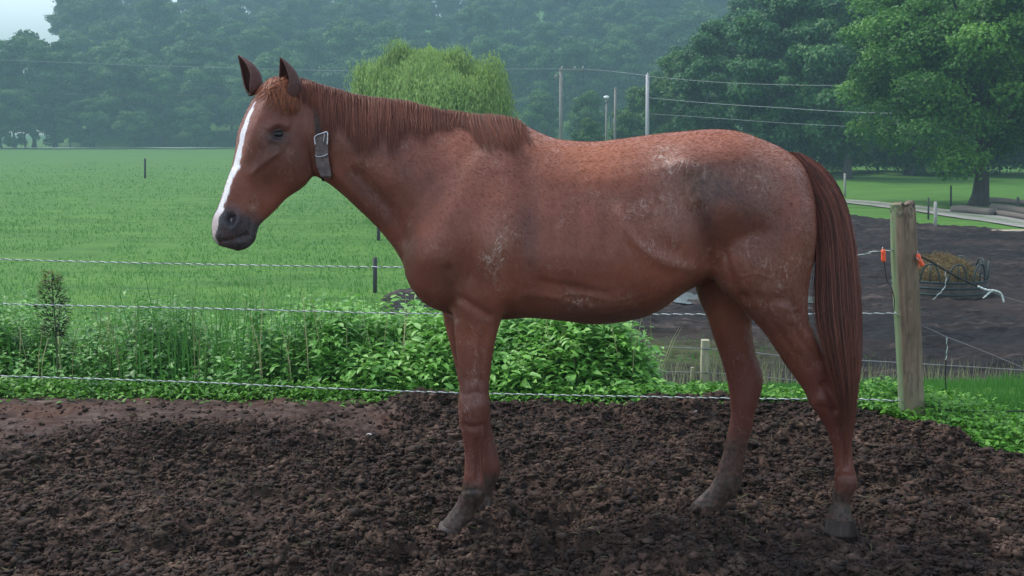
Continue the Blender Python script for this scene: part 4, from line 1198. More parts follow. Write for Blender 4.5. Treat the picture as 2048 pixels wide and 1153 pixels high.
# undergrowth under the stand
und = make_tree(440, 4.2, 3.4, 0.0, 50, 14000, 0.22, 0.08, (0.2, 0.34), 5)
und[0].materials.append(BARK); und[1].materials.append(L_MID)
for k, p in enumerate(range(1500, 2200, 62)):
    Y = 97 + 4 * math.sin(k * 2.1); x = (p - 1024) / FPX * Y
    plant_tree('shrub', und, (x, Y, ground_z(x, Y) - .2), 1.0 + .3 * math.sin(k * 3.3), k * 1.3, 'dark shrub in the shaded undergrowth below the right-hand trees', 'undergrowth shrubs', None, 'shrub')
# the maple with the thick trunk
tr, cr = make_tree(471, 12.9, 8.3, 0.75, 270, 130000, 0.20, 0.42, (0.075, 0.145), 20, 'broad')
tr.materials.append(BARK); cr.materials.append(L_MAPLE)
mp = G(1944, 411, LOW)
plant_tree('maple_tree', (tr, cr), (mp[0] + .35, mp[1], ground_z(mp[0], mp[1]) - .1), 1.0, 0.4, 'big bright green maple with thick dark trunk beside the timber pile', None, 1.0)
# willow behind the neck
def willow():
    g_ = np.random.default_rng(88)
    H, Rx = 6.9, 3.75
    n = 1900; S_ = 14
    cards, nrms, tints, stems = [], [], [], []
    for i in range(n):
        a = g_.uniform(0, 6.283); r0 = Rx * math.sqrt(g_.uniform(0.0, 0.95)) * 0.86
        lump = 3.0 * float(vnoise(np.array([r0 * math.cos(a) * .75]), np.array([r0 * math.sin(a) * .75]), seed=401)[0]) + .8 * float(vnoise(np.array([r0 * math.cos(a) * 2.2]), np.array([r0 * math.sin(a) * 2.2]), seed=402)[0])
        ztop = H * (0.70 + 0.30 * math.sqrt(max(0, 1 - (r0 / Rx) ** 2))) + 0.35 * lump - g_.uniform(0, .5)
        out = g_.uniform(0.1, 0.55) * (0.4 + r0 / Rx)
        L = g_.uniform(1.0, 2.6) + 2.4 * (r0 / Rx) ** 2 * g_.random() ** 0.5
        if g_.random() < .08: L += 1.2
        tt = g_.random()
        s = np.linspace(0, 1, S_)
        x = (r0 + out * (1 - np.exp(-3 * s))) * math.cos(a); y = (r0 + out * (1 - np.exp(-3 * s))) * math.sin(a)
        z = ztop + 0.25 * np.sin(s * 2.2) - L * s ** 1.25
        P = np.stack([x, y, np.maximum(z, 0.5)], -1)
        stems.append(P)
        for q in range(3):
            m = P + g_.normal(size=P.shape) * 0.09
            cards.append(m); nn_ = np.stack([np.full(S_, math.cos(a)), np.full(S_, math.sin(a)), np.full(S_, .2)], -1) + g_.normal(size=P.shape) * .5
            nrms.append(nn_); tints.append(np.clip(tt * .6 + .4 * g_.random(S_), 0, 1))
    C = np.concatenate(cards); Nn = np.concatenate(nrms); tt = np.concatenate(tints)
    # long narrow leaves hanging downwards
    Nn[:, 2] *= .3; Nn /= np.linalg.norm(Nn, axis=1)[:, None]
    A = np.array((0, 0, -1.0)) + g_.normal(size=C.shape) * .35; A -= Nn * (A * Nn).sum(1)[:, None]; A /= np.linalg.norm(A, axis=1)[:, None]
    B = np.cross(Nn, A); s = g_.uniform(.12, .22, len(C))[:, None]
    V = np.stack([C - A * s * .5, C + B * s * .14, C + A * s * .5, C - B * s * .14], 1).reshape(-1, 3)
    k = np.arange(len(C))[:, None] * 4
    cr = mesh_np('crown', V, np.concatenate([k, k + 1, k + 2, k + 3], 1), False, {'tint': np.repeat(tt, 4)})
    pp = [tube(catmull([(0, 0, -.3), (0.05, 0, 1.5), (-.1, 0, 3.2), (0.1, .1, 5.0)], 4), np.linspace(.32, .12, 13), 10)]
    for q in range(12):
        a = q * 2.4; r1 = 2.0 + .6 * math.sin(q)
        pp.append(tube(catmull([(0, 0, 2.0 + .2 * (q % 5)), (r1 * .4 * math.cos(a), r1 * .4 * math.sin(a), 4.3), (r1 * math.cos(a), r1 * math.sin(a), 5.7)], 4), np.linspace(.13, .03, 9), 6))
    V, f = join(pp); tr = mesh_np('trunk', V, f); tr.materials.append(BARK)
    V, f = strands(np.array(stems)[::3], np.full(len(stems[::3]), 0.007))
    tw = mesh_np('hanging_twigs', V, f); tw.materials.append(simple('willow_twig', (.16, .19, .06), .8))
    cr.materials.append(L_WILLOW)
    return tr, cr, tw
tr, cr, tw = willow()
wp = G(865, 441, LOW)
r = plant_tree('willow_tree', (tr, cr), (wp[0], wp[1], ground_z(wp[0], wp[1])), 1.0, 0.0, 'bright green weeping willow rising behind the mane of the horse')
link('hanging_twigs', tw, None, r)

# ------------------------------------------------------------------ utility poles and lines
M_POLE = simple('weathered_pole', (0.24, 0.22, 0.20), 0.85, scale=20, stretch=(1, 1, .2))
M_WPOLE = simple('pale_pole', (0.42, 0.40, 0.42), 0.7, scale=20)
M_WIRE = simple('power_line', (0.20, 0.22, 0.23), 0.5, scale=5, bump=0)
M_DARKW = simple('line_dark', (0.06, 0.06, 0.065), 0.6, scale=5, bump=0)
def pole(name, px, ytop, Y, r, mat, lean=0.0, **kw):
    top = W(px, ytop, Y); gz = ground_z(top[0], Y)
    root = empty(name, (top[0] - lean, Y, gz), **kw)
    V, f = tube([(top[0] - lean, Y, gz - .5), (top[0] - lean * .5, Y, (gz + top[2]) / 2), tuple(top)], [r * 1.25, r * 1.1, r], 12)
    child('pole', V, f, mat, root); return root, top
UY = 104
root, top = pole('utility_pole', 1122, 137, UY, .15, M_POLE, -.05, label='tall wooden utility pole with a crossarm above the hollow of the back', cat='utility pole')
V, f = box(W(1143, 140, UY - .15), (2.3, .12, .14)); child('crossarm', V, f, M_POLE, root)
V, f = join([tube([W(1112, 150, UY - .2), W(1121, 152, UY)], .05, 6), tube([W(1112, 150, UY - .2), W(1112, 158, UY - .2)], .10, 8)]); child('bracket', V, f, M_POLE, root)
for x_ in (1124, 1150, 1166):
    V, f = tube([W(x_, 138, UY - .15), W(x_, 133, UY - .15)], [.07, .045], 8); child('insulator', V, f, M_WPOLE, root)
root, top = pole('utility_pole', 1231, 178, 100, .11, M_POLE, 0, label='thin grey pole between the street light and the white pole', cat='utility pole')
V, f = ball(top, .13, n=10); child('pole_cap', V, f, M_POLE, root)
root, top = pole('lamp_post', 1213, 206, 98, .075, M_POLE, 0, label='slim lamp post with a white lamp head right of the utility pole', cat='lamp post')
V, f = ball(W(1213, 195, 98), .27, 1.0, .7, .55, 16); child('lamp_head', V, f, simple('lamp_white', (.85, .86, .88), .3, scale=3, bump=0), root)
V, f = tube([W(1213, 207, 98), W(1213, 200, 98)], .11, 8); child('lamp_collar', V, f, M_POLE, root)
root, top = pole('utility_pole', 1295, 150, 88, .135, M_WPOLE, -.12, label='tall whitish pole standing right above the loins of the horse', cat='utility pole')
V, f = tube([W(1295, 151, 88), W(1296, 146, 88)], [.12, .03], 8); child('pole_cap', V, f, M_WPOLE, root)
def power_line(pts, r, label, mat=None, name='power_line'):
    P = catmull([W(x, y, Y) for x, y, Y in pts], 8)
    V, f = tube(P, r, 5)
    o = link(name, mesh_np(name, V, f), mat or M_WIRE); tag(o, label, 'power line', 'overhead lines')
power_line([(1296, 153, 88), (1420, 164, 80), (1560, 170, 72), (1740, 171, 66), (2048, 163, 58), (2400, 148, 50)], .017, 'topmost overhead line running right from the white pole')
power_line([(1296, 196, 88), (1420, 207, 80), (1560, 216, 72), (1740, 226, 64), (2048, 229, 56), (2400, 226, 50)], .020, 'second overhead line running right from the white pole')
power_line([(1296, 228, 88), (1420, 236, 80), (1560, 246, 72), (1740, 255, 64), (2048, 266, 56), (2400, 276, 50)], .013, 'lowest overhead line running right from the white pole')
power_line([(1166, 138, 104), (1230, 144, 98), (1296, 152, 88)], .02, 'short overhead line from the crossarm to the white pole')
power_line([(1124, 138, 104), (1000, 139, 108), (700, 142, 122), (420, 135, 136), (220, 129, 150), (-200, 112, 170)], .022, 'upper overhead line running left behind the ears')
power_line([(1124, 196, 104), (1000, 200, 108), (700, 200, 122), (420, 193, 136), (0, 187, 160), (-200, 180, 170)], .022, 'lower overhead line running left behind the horse head', M_DARKW)

# ------------------------------------------------------------------ far fence stakes, timber, feeder
M_OLDWOOD = simple('grey_wood', (0.12, 0.105, 0.088), 0.9, scale=25, stretch=(1, 1, .15), bump=0.5)
M_TPOST = simple('dark_stake', (0.045, 0.042, 0.045), 0.7, scale=20)
M_GREYP = simple('pale_stake', (0.33, 0.33, 0.29), 0.85, scale=20)
def stake(px, y0, y1, Y, r, mat, label, group=None):
    b = W(px, y1, Y); tp = W(px, y0, Y); gz = min(ground_z(b[0], Y) - .05, b[2])
    V, f = tube([(b[0], Y, gz - .1), (b[0] + (tp[0] - b[0]) * .5, Y, (gz + tp[2]) / 2), tuple(tp), (tp[0], Y, tp[2] + r * .3)], [r, r, r, r * .6], 8)
    o = link('fence_stake', mesh_np('fence_stake', V - b, f), mat, None, tuple(b)); tag(o, label, 'fence post', group)
def lowY(px, py): return float(G(px, py, LOW)[1])
stake(750, 516, 588, lowY(750, 590), .05, M_TPOST, 'dark stake in the field left of the chest of the horse')
stake(757, 441, 480, lowY(757, 482), .06, M_TPOST, 'small dark stake farther out below the neck of the horse')
stake(290, 318, 356, lowY(290, 357), .09, M_TPOST, 'lonely thin stake in the field left of the horse head')
stake(1871, 405, 458, lowY(1871, 459), .065, M_GREYP, 'pale grey stake between the track and the muddy paddock')
stake(1857, 396, 438, lowY(1857, 440), .04, M_TPOST, 'thin dark stake beside the pale grey one at the track')
stake(1690, 348, 392, lowY(1690, 393), .07, M_GREYP, 'pale stake on the lawn just right of the tail')
stake(1902, 372, 412, lowY(1902, 413), .05, M_TPOST, 'thin dark stake left of the maple trunk')
stake(2036, 395, 428, lowY(2036, 429), .06, M_TPOST, 'thin dark stake at the right border near the timber')
def log(p0, p1, r, label, group='timber beside the maple'):
    P = catmull([p0, (np.array(p0) + p1) / 2 + np.array((0, 0, .02)), p1], 4)
    V, f = tube(P, np.full(len(P), r) * (1 + .08 * np.sin(np.arange(len(P)))), 10)
    o = link('log', mesh_np('log', V - P[0], f), M_OLDWOOD, None, tuple(P[0])); tag(o, label, 'log', group)
def gp(px, py, dz=0.0, Y=None):
    q = G(px, py, LOW); q[2] = ground_z(q[0], q[1]) + dz; return q
log(gp(1905, 425, .16), gp(1985, 433, .16), .16, 'grey log lying left in the timber pile under the maple')
log(gp(1915, 421, .14), gp(1995, 429, .14), .13, 'thinner grey log behind the left end of the timber pile')
log(gp(1985, 424, .22), gp(2080, 438, .22), .20, 'thick grey log at the right end of the timber pile')
log(gp(1982, 421, .52), gp(2070, 431, .52), .13, 'long pale log lying on top of the timber pile')
log(gp(1992, 432, .14), gp(2075, 445, .14), .13, 'front log of the timber pile nearest the track')
V, f = box((0, 0, 0), (1.5, .5, .12), .1); o = link('wood_board', mesh_np('wood_board', V, f, False), simple('bare_board', (.36, .30, .22), .8, scale=20)); o.location = tuple(gp(2028, 471, .12)); tag(o, 'pale board lying at the far edge of the paddock near the right border', 'board')

# ring feeder
fY = lowY(1882, 594)
fc = G(1876, 592, LOW); fc[2] = ground_z(fc[0], fc[1]) + .03
FR = 1.02
froot = empty('ring_feeder', fc, label='dark green metal ring feeder full of hay standing in the muddy paddock', cat='hay feeder')
M_FEED = simple('feeder_steel', (0.030, 0.050, 0.045), 0.5, 0.3, scale=12)
M_PANEL = simple('feeder_panel', (0.085, 0.070, 0.055), 0.7, 0.1, var=.5, scale=6)
th = np.linspace(0, 2 * math.pi, 49)
for i_, z in enumerate((0.03, .17, .31, .44)):
    V, f = tube([fc + np.array((FR * math.cos(a_), FR * math.sin(a_), z)) for a_ in th], .022, 6); child('ring_rail', V, f, M_FEED, froot)
rings = [[fc + np.array((r_ * math.cos(a_), r_ * math.sin(a_), z)) for r_, z in ((FR - .01, .05), (FR - .01, .42), (FR - .022, .42), (FR - .022, .05))] for a_ in th]
V, f = rings_to_mesh(np.array(rings), False); child('skirt_panel', V, f, M_PANEL, froot, False)
for i_ in range(11):
    a0 = i_ * 2 * math.pi / 11 + .15
    pts = []
    for q in np.linspace(-1, 1, 9):
        a_ = a0 + q * .215 * (1 if abs(q) > .9 else 1.0); z = .44 + .40 * (1 - abs(q) ** 3.2)
        pts.append(fc + np.array((FR * math.cos(a_), FR * math.sin(a_), z)))
    V, f = tube(catmull(pts, 3), .019, 6)
    o = child('hoop', V, f, M_FEED, froot)
for i_ in range(11):
    a0 = i_ * 2 * math.pi / 11 + .15
    V, f = tube([fc + np.array((FR * math.cos(a0), FR * math.sin(a0), .44)), fc + np.array((FR * math.cos(a0), FR * math.sin(a0), .83))], .014, 6)
    child('upright_bar', V, f, M_FEED, froot)
M_HAY = leafmat('hay', [(0.1, (0.10, 0.070, 0.028)), (0.5, (0.21, 0.15, 0.060)), (0.9, (0.38, 0.28, 0.11))], .15, .8)
V, f = [], []
rings = []
for k in range(9):
    fz = k / 8; r_ = .82 * math.sqrt(max(0.02, 1 - fz ** 3))
    rings.append([fc + np.array((-.02 + r_ * math.cos(a_) * (1 + .06 * math.sin(a_ * 5 + k)), r_ * math.sin(a_), .02 + .86 * fz + .04 * math.sin(a_ * 3 + k))) for a_ in th[:-1]])
V1, f1 = rings_to_mesh(np.array(rings)); t1 = rng.random(len(V1)) * .6
n = 5200
a_ = rng.uniform(0, 6.283, n); fz = rng.random(n); r_ = .84 * np.sqrt(np.clip(1 - fz ** 3, .0, 1)) * np.where(rng.random(n) < .35, np.sqrt(rng.random(n)), 1)
C = fc + np.stack([-.02 + r_ * np.cos(a_), r_ * np.sin(a_), .02 + .9 * fz + rng.normal(size=n) * .03], -1)
d = rng.normal(size=(n, 3)) * np.array((1, 1, .7)); d /= np.linalg.norm(d, axis=1)[:, None]
pp = np.stack([C - d * .12, C + np.array((0, 0, -.01)), C + d * .12 + np.array((0, 0, -.05))], 1)
V2, f2 = strands(pp, np.full(n, .006)); t2 = np.repeat(rng.random(n), 9)
V, f = join([(V1, f1), (V2, f2)])
o = link('hay_bale', mesh_np('hay_bale', V - fc, f, True, {'tint': np.concatenate([t1, t2])}), M_HAY, None, tuple(fc)); tag(o, 'heap of golden hay inside the ring feeder', 'hay')

# ------------------------------------------------------------------ paddock fence beyond the bank
def fpt(px, py, Y): return W(px, py, Y)
M_SQP = simple('fence_post_wood', (0.36, 0.34, 0.22), 0.85, scale=30, stretch=(1, 1, .15), bump=.5)
for px, y0, y1, r, lb in ((1411, 680, 800, .042, 'pale square wooden post of the low paddock fence seen between the hind legs and belly'),
                          (1386, 735, 800, .016, 'tiny pale stake beside the square post of the low paddock fence')):
    Y = 11.6; b = W(px, y1, Y); tp = W(px - 4, y0, Y); gz = ground_z(b[0], Y)
    V, f = box(((b[0] + tp[0]) / 2, Y, (gz + tp[2]) / 2 - .1), (2 * r, 2 * r, tp[2] - gz + .2))
    o = link('fence_post', mesh_np('fence_post', V - b, f, False), M_SQP, None, tuple(b)); tag(o, lb, 'fence post', 'posts of the low paddock fence')
M_WHITE = simple('electric_tape', (0.20, 0.20, 0.20), 0.6, scale=60, bump=.1)
for lb, pts in (('upper wire of the low fence in front of the paddock', [(1080, 690), (1411, 698), (1600, 716), (1730, 722), (2048, 741), (2400, 765)]),
                ('lower wire of the low fence in front of the paddock', [(1080, 742), (1411, 746), (1600, 762), (1730, 770), (2048, 787), (2400, 806)])):
    P = catmull([W(x, y, 11.55) for x, y in pts], 5)
    V, f = tube(P, .0065, 6); o = link('fence_wire', mesh_np('fence_wire', V - P[0], f), M_WHITE, None, tuple(P[0])); tag(o, lb, 'fence wire')

# ------------------------------------------------------------------ near fence
t = NT('old_post_wood')
g1 = t.noise(9, 5, .6, stretch=(1, 1, .12)); g2 = t.noise(40, 5, .7, stretch=(1, 1, .2)); sp = t.noise(24, 4, .7)
c = t.ramp(g1, [(0.3, (0.11, 0.075, 0.047)), (0.5, (0.20, 0.145, 0.095)), (0.7, (0.30, 0.235, 0.16))])
c = t.mix(t.ramp(g2, [(0.3, .8), (0.5, 0.0)]), c, (.05, .04, .03))
c = t.mix(t.math('MULTIPLY', t.attr('moss'), t.ramp(sp, [(.3, .45), (.6, .95)])), c, (0.14, 0.22, 0.105))
c = t.mix(t.math('MULTIPLY', t.attr('topw'), t.ramp(sp, [(.5, .0), (.6, .9)])), c, (.035, .03, .028))
t.base(c); t.rough(.9); t.bump(t.math('ADD', g1, g2), .8, .006); M_POST = t.m
pts = [W(1826, 864, 5.62), W(1822, 800, 5.62), W(1816, 660, 5.62), W(1809, 520, 5.62), W(1806, 430, 5.62), W(1805, 407, 5.62)]
P = catmull(pts, 40); n = len(P)
rad = np.interp(np.linspace(0, 1, n), [0, .3, .6, .9, 1], [.067, .066, .067, .061, .061])
V, f = tube(P, rad, 72)
c0 = P[np.clip((np.arange(len(V)) // 72), 0, n - 1)]
dv = V - c0; aa = np.arctan2(dv[:, 1], dv[:, 0])
V = V + dv * (0.05 * fbm(np.cos(aa) * 2.2, np.sin(aa) * 2.2, V[:, 2] * 1.2, seed=150)[:, None] + 0.055 * fbm(np.cos(aa) * 9, np.sin(aa) * 9, V[:, 2] * 3.5, seed=151)[:, None])
crack = np.zeros(len(V))
for ca_, z0_, z1_, ph_ in ((-1.9, .45, 1.3, 0), (-1.2, -.1, .7, 1), (-2.3, .2, .9, 2), (-.7, .5, 1.2, 3), (-1.55, .75, 1.3, 4), (-1.0, .9, 1.3, 5)):
    crack += np.exp(-((aa - ca_ + .10 * np.sin(V[:, 2] * 5 + ph_)) / .05) ** 2) * sstep(z0_, z0_ + .1, V[:, 2]) * sstep(z1_, z1_ - .1, V[:, 2])
for kz_, ka_ in ((.62, -1.7), (1.08, -1.3), (.25, -2.0), (1.12, -2.1)):
    crack += .8 * np.exp(-((aa - ka_) / .16) ** 2 - ((V[:, 2] - kz_) / .012) ** 2)
V = V - dv * (np.clip(crack, 0, 1) * .10)[:, None]
topr = (V[:, 2] > pts[-1][2] - .004); V[topr, 2] += .012 * vnoise(V[topr, 0] * 60, V[topr, 1] * 60, seed=152)
moss = np.clip(sstep(-2.35, -2.7, aa) + sstep(2.4, 2.7, aa) + .3 * sstep(.35, .0, V[:, 2]) + .6 * sstep(pts[-1][2] - .12, pts[-1][2], V[:, 2]) * (aa < -2), 0, 1)
topw = sstep(pts[-1][2] - .12, pts[-1][2] - .02, V[:, 2])
proot = empty('wooden_fence_post', P[0], label='thick round weathered wooden fence post with mossy left side', cat='fence post')
child('post', V, f, M_POST, proot, True, {'moss': moss, 'topw': topw})
M_BLACK = simple('black_cable', (0.018, 0.018, 0.02), 0.5, scale=30, bump=0)
for x_, y_ in ((1793, 629), (1836, 520), (1800, 802)):
    V, f = tube(catmull([W(x_ - 5, y_ - 3, 5.60), W(x_ - 3, y_ - 4, 5.535), W(x_ + 4, y_ + 3, 5.535), W(x_ + 5, y_ + 4, 5.60)], 3), .0022, 6)
    child('staple', V, f, M_STEEL, proot)
# board at the foot of the post
V, f = box((0, 0, 0), (.24, .10, .05), -.15)
V = V + .004 * vnoise(V[:, 0] * 40, V[:, 1] * 40, seed=5)[:, None]
o = link('wood_board', mesh_np('wood_board', V, f, False), M_OLDWOOD); o.location = tuple(W(1818, 858, 5.48)); tag(o, 'short grey board half buried at the foot of the round post', 'board')

M_RW = simple('rope_white', (0.60, 0.66, 0.62), 0.6, scale=60, bump=.1)
M_RD = simple('rope_dark', (0.10, 0.13, 0.12), 0.7, scale=60, bump=.1)
def rope(P, label, r=.0023, pitch=.062, mats=(M_RW, M_RD), group=None, name='fence_rope'):
    P = catmull(P, 10)
    L = np.concatenate([[0], np.cumsum(np.linalg.norm(np.diff(P, axis=0), axis=1))])
    s = np.arange(0, L[-1], pitch / 10); Q = np.stack([np.interp(s, L, P[:, c]) for c in range(3)], -1)
    T = np.gradient(Q, axis=0); T /= np.linalg.norm(T, axis=1)[:, None]
    A = np.cross(T, np.array((0, 1.0, 0.02))); A /= np.linalg.norm(A, axis=1)[:, None]; B = np.cross(T, A)
    root = empty(name, Q[0], label=label, cat='fence rope', group=group)
    for k, (nm, m_) in enumerate((('light_strand', mats[0]), ('dark_strand', mats[1]))):
        ph = s / pitch * 2 * math.pi + k * math.pi
        H = Q + r * .85 * (np.cos(ph)[:, None] * A + np.sin(ph)[:, None] * B)
        V, f = tube(H, r if k == 0 else r * .85, 5); child(nm, V, f, m_, root)
    return root
def fy(px): return float(np.interp(px, [-600, 0, 1785], [6.2, 6.05, 5.60]))
def rp(pts): return [W(x, y, fy(x)) for x, y in pts]
rope(rp([(-500, 503), (0, 519), (400, 529), (810, 535), (1220, 536), (1628, 519), (1712, 512), (1740, 505), (1762, 502), (1792, 501)]), 'topmost white rope of the fence, clipped to the round post')
rope(rp([(-500, 594), (0, 608), (400, 617), (810, 627), (1300, 629), (1620, 628), (1793, 627)]), 'middle white rope of the fence, running behind the belly of the horse')
rope(rp([(-500, 735), (0, 752), (400, 765), (680, 778), (1000, 788), (1550, 798), (1620, 796), (1700, 798), (1797, 802)]), 'lowest white rope of the fence, in front of the weeds')
rope([W(1700, 516, 5.62), W(1720, 510, 5.60), W(1742, 507, 5.6)], 'short doubled end of rope beside the tail', .0018, .05)
t = NT('orange_plastic'); t.base((0.78, 0.10, 0.03)); t.rough(.4); M_ORANGE = t.m
def clip(pts, Y, label):
    P = [W(x, y, Y) for x, y in pts]
    root = empty('insulator_clip', P[0], label=label, cat='insulator clip', group='orange clips on the fence rope')
    V, f = tube(catmull(P, 4), np.interp(np.linspace(0, 1, (len(P) - 1) * 4 + 1), [0, .15, .5, .9, 1], [.008, .0125, .0115, .0125, .007]), 10)
    child('clip_body', V, f, M_ORANGE, root)
    V, f = tube(catmull([P[0] + np.array((0, 0, .012)), P[0] + np.array((-.006, -.004, .004)), P[0] + np.array((0, 0, -.004))], 3), .002, 6)
    child('clip_hook', V, f, M_STEEL, root)
clip([(1766, 499), (1767, 508), (1767, 517), (1768, 524)], 5.56, 'orange plastic clip hanging left of the round post')
clip([(1836, 508), (1838, 518), (1843, 527), (1846, 533)], 5.55, 'slanted orange clip on the right side of the round post')
clip([(1833, 512), (1834, 522), (1834, 531), (1833, 538)], 5.60, 'upright orange clip tucked against the right edge of the round post')
def cord(pts, Y0, Y1, r, label, mat=None):
    n = len(pts); P = catmull([W(x, y, Y0 + (Y1 - Y0) * k / (n - 1)) for k, (x, y) in enumerate(pts)], 6)
    V, f = tube(P, r, 6); o = link('fence_wire', mesh_np('fence_wire', V - P[0], f), mat or M_BLACK, None, tuple(P[0])); tag(o, label, 'fence wire')
cord([(1768, 524), (1771, 545), (1774, 562), (1783, 577), (1789, 600), (1788, 625)], 5.56, 5.58, .0022, 'thin black lead hanging from the left orange clip')
cord([(1838, 512), (1862, 524), (1890, 541), (1925, 560), (1958, 574)], 5.58, 5.60, .0058, 'thick black cable slanting down right from the round post')
cord([(1958, 574), (1990, 587), (2048, 606), (2300, 680)], 5.60, 5.7, .0018, 'thin grey wire continuing the black cable to the right', M_WHITE)
cord([(1838, 650), (1865, 661), (1893, 674), (1950, 696), (2048, 737), (2300, 850)], 5.60, 5.3, .0019, 'grey wire slanting down right from the middle of the post', M_WHITE)
cord([(1845, 812), (1870, 816), (1892, 820), (1950, 824), (2048, 823), (2300, 826)], 5.60, 5.4, .0032, 'black wire running right from the foot of the round post')
cord([(1893, 670), (1894, 700), (1891, 735), (1892, 782)], 5.6, 5.62, .0030, 'dark wire dropper hanging below the slanting grey wire')
cord([(1892, 818), (1893, 826), (1892, 842)], 5.5, 5.5, .0030, 'short dark stub hanging from the lowest wire')
rope([W(1890, 542, 5.59), W(1892, 560, 5.58), W(1888, 577, 5.58), (W(1876, 590, 5.57)), W(1865, 600, 5.57)], 'frayed rope end hanging from the black cable', .0022, .04)
rope([W(1893, 676, 5.58), W(1894, 700, 5.58), W(1891, 722, 5.58)], 'twisted rope end hanging from the slanting grey wire', .0024, .05)
rope([W(1956, 573, 5.58), W(1972, 580, 5.57), W(1990, 582, 5.57), W(2002, 588, 5.57), W(2008, 606, 5.57)], 'white frayed rope end curling down at the right end of the cable', .0034, .04, (M_RW, M_RW))
rope([W(1984, 582, 5.57), W(1974, 590, 5.57), W(1965, 598, 5.57)], 'white frayed rope stub pointing down left near the right border', .003, .04, (M_RW, M_RW))

# ------------------------------------------------------------------ plants
def leaves(C, D, N_, L, wr, name_tint):
    """broad folded leaves: base C, direction D, normal N_, length L, width ratio wr"""
    D = D / np.linalg.norm(D, axis=1)[:, None]; N_ = N_ - D * (D * N_).sum(1)[:, None]; N_ /= np.linalg.norm(N_, axis=1)[:, None] + 1e-9
    S = np.cross(D, N_); L = L[:, None]; w = L * wr
    b = C; m1 = C + D * L * .35 - N_ * L * .02; m2 = C + D * L * .72 - N_ * L * .10; tp = C + D * L - N_ * L * .26
    l1 = m1 + S * w * .5 + N_ * w * .16; r1 = m1 - S * w * .5 + N_ * w * .16; l2 = m2 + S * w * .34 + N_ * w * .10; r2 = m2 - S * w * .34 + N_ * w * .10
    V = np.stack([b, l1, m1, r1, l2, m2, r2, tp], 1).reshape(-1, 3); k = np.arange(len(C))[:, None] * 8
    q = np.concatenate([np.concatenate([k + 1, k + 4, k + 5, k + 2], 1), np.concatenate([k + 2, k + 5, k + 6, k + 3], 1)])
    t_ = np.concatenate([np.concatenate([k, k + 1, k + 2], 1), np.concatenate([k, k + 2, k + 3], 1), np.concatenate([k + 4, k + 7, k + 5], 1), np.concatenate([k + 5, k + 7, k + 6], 1)])
    return V, [q, t_], np.repeat(name_tint, 8)
def blades(B, H, lean, w, bend=.5):
    n = len(B); a = rng.uniform(0, 6.283, n); d = np.stack([np.cos(a), np.sin(a), 0 * a], -1); sdir = np.stack([-np.sin(a + .6), np.cos(a + .6), 0 * a], -1)
    sdir = np.stack([np.ones(n), .3 * np.sin(a), 0 * a], -1)
    V = []
    for k, f in enumerate((0, .4, .75, 1.0)):
        c = B + np.array((0, 0, 1.0)) * (H * f * (1 - .25 * bend * f * lean))[:, None] + d * (H * lean * f ** 2)[:, None]
        ww = (w * (1 - f) ** .6)[:, None] * .5
        V += [c - sdir * ww, c + sdir * ww] if k < 3 else [c]
    V = np.stack(V, 1).reshape(-1, 3); k = np.arange(n)[:, None] * 7
    q = np.concatenate([np.concatenate([k, k + 1, k + 3, k + 2], 1), np.concatenate([k + 2, k + 3, k + 5, k + 4], 1)])
    return V, [q, np.concatenate([k + 4, k + 5, k + 6], 1)]
L_WEED = leafmat('weed_leaves', [(0.08, (0.040, 0.13, 0.034)), (0.40, (0.11, 0.31, 0.050)), (0.70, (0.21, 0.47, 0.080)), (0.95, (0.34, 0.56, 0.20))], .3, .45, 2.0, .45)
L_CLOVER = leafmat('low_leaves', [(0.08, (0.03, 0.11, 0.014)), (0.5, (0.10, 0.29, 0.028)), (0.95, (0.22, 0.45, 0.06))], .3, .5, 3.0)
L_GRASS = leafmat('grass_blades', [(0.08, (0.045, 0.145, 0.028)), (0.5, (0.075, 0.23, 0.038)), (0.95, (0.14, 0.33, 0.065))], .3, .6, 2.0)
L_DRY = leafmat('dry_stalks', [(0.1, (0.16, 0.17, 0.07)), (0.5, (0.30, 0.31, 0.14)), (0.9, (0.50, 0.48, 0.27))], .3, .7, 2.0)
def stuff(name, V, f, tint, mat, label, cat='ground cover'):
    o = link(name, mesh_np(name, V, f, True, {'tint': tint}), mat); tag(o, label, cat, None, 'stuff'); return o
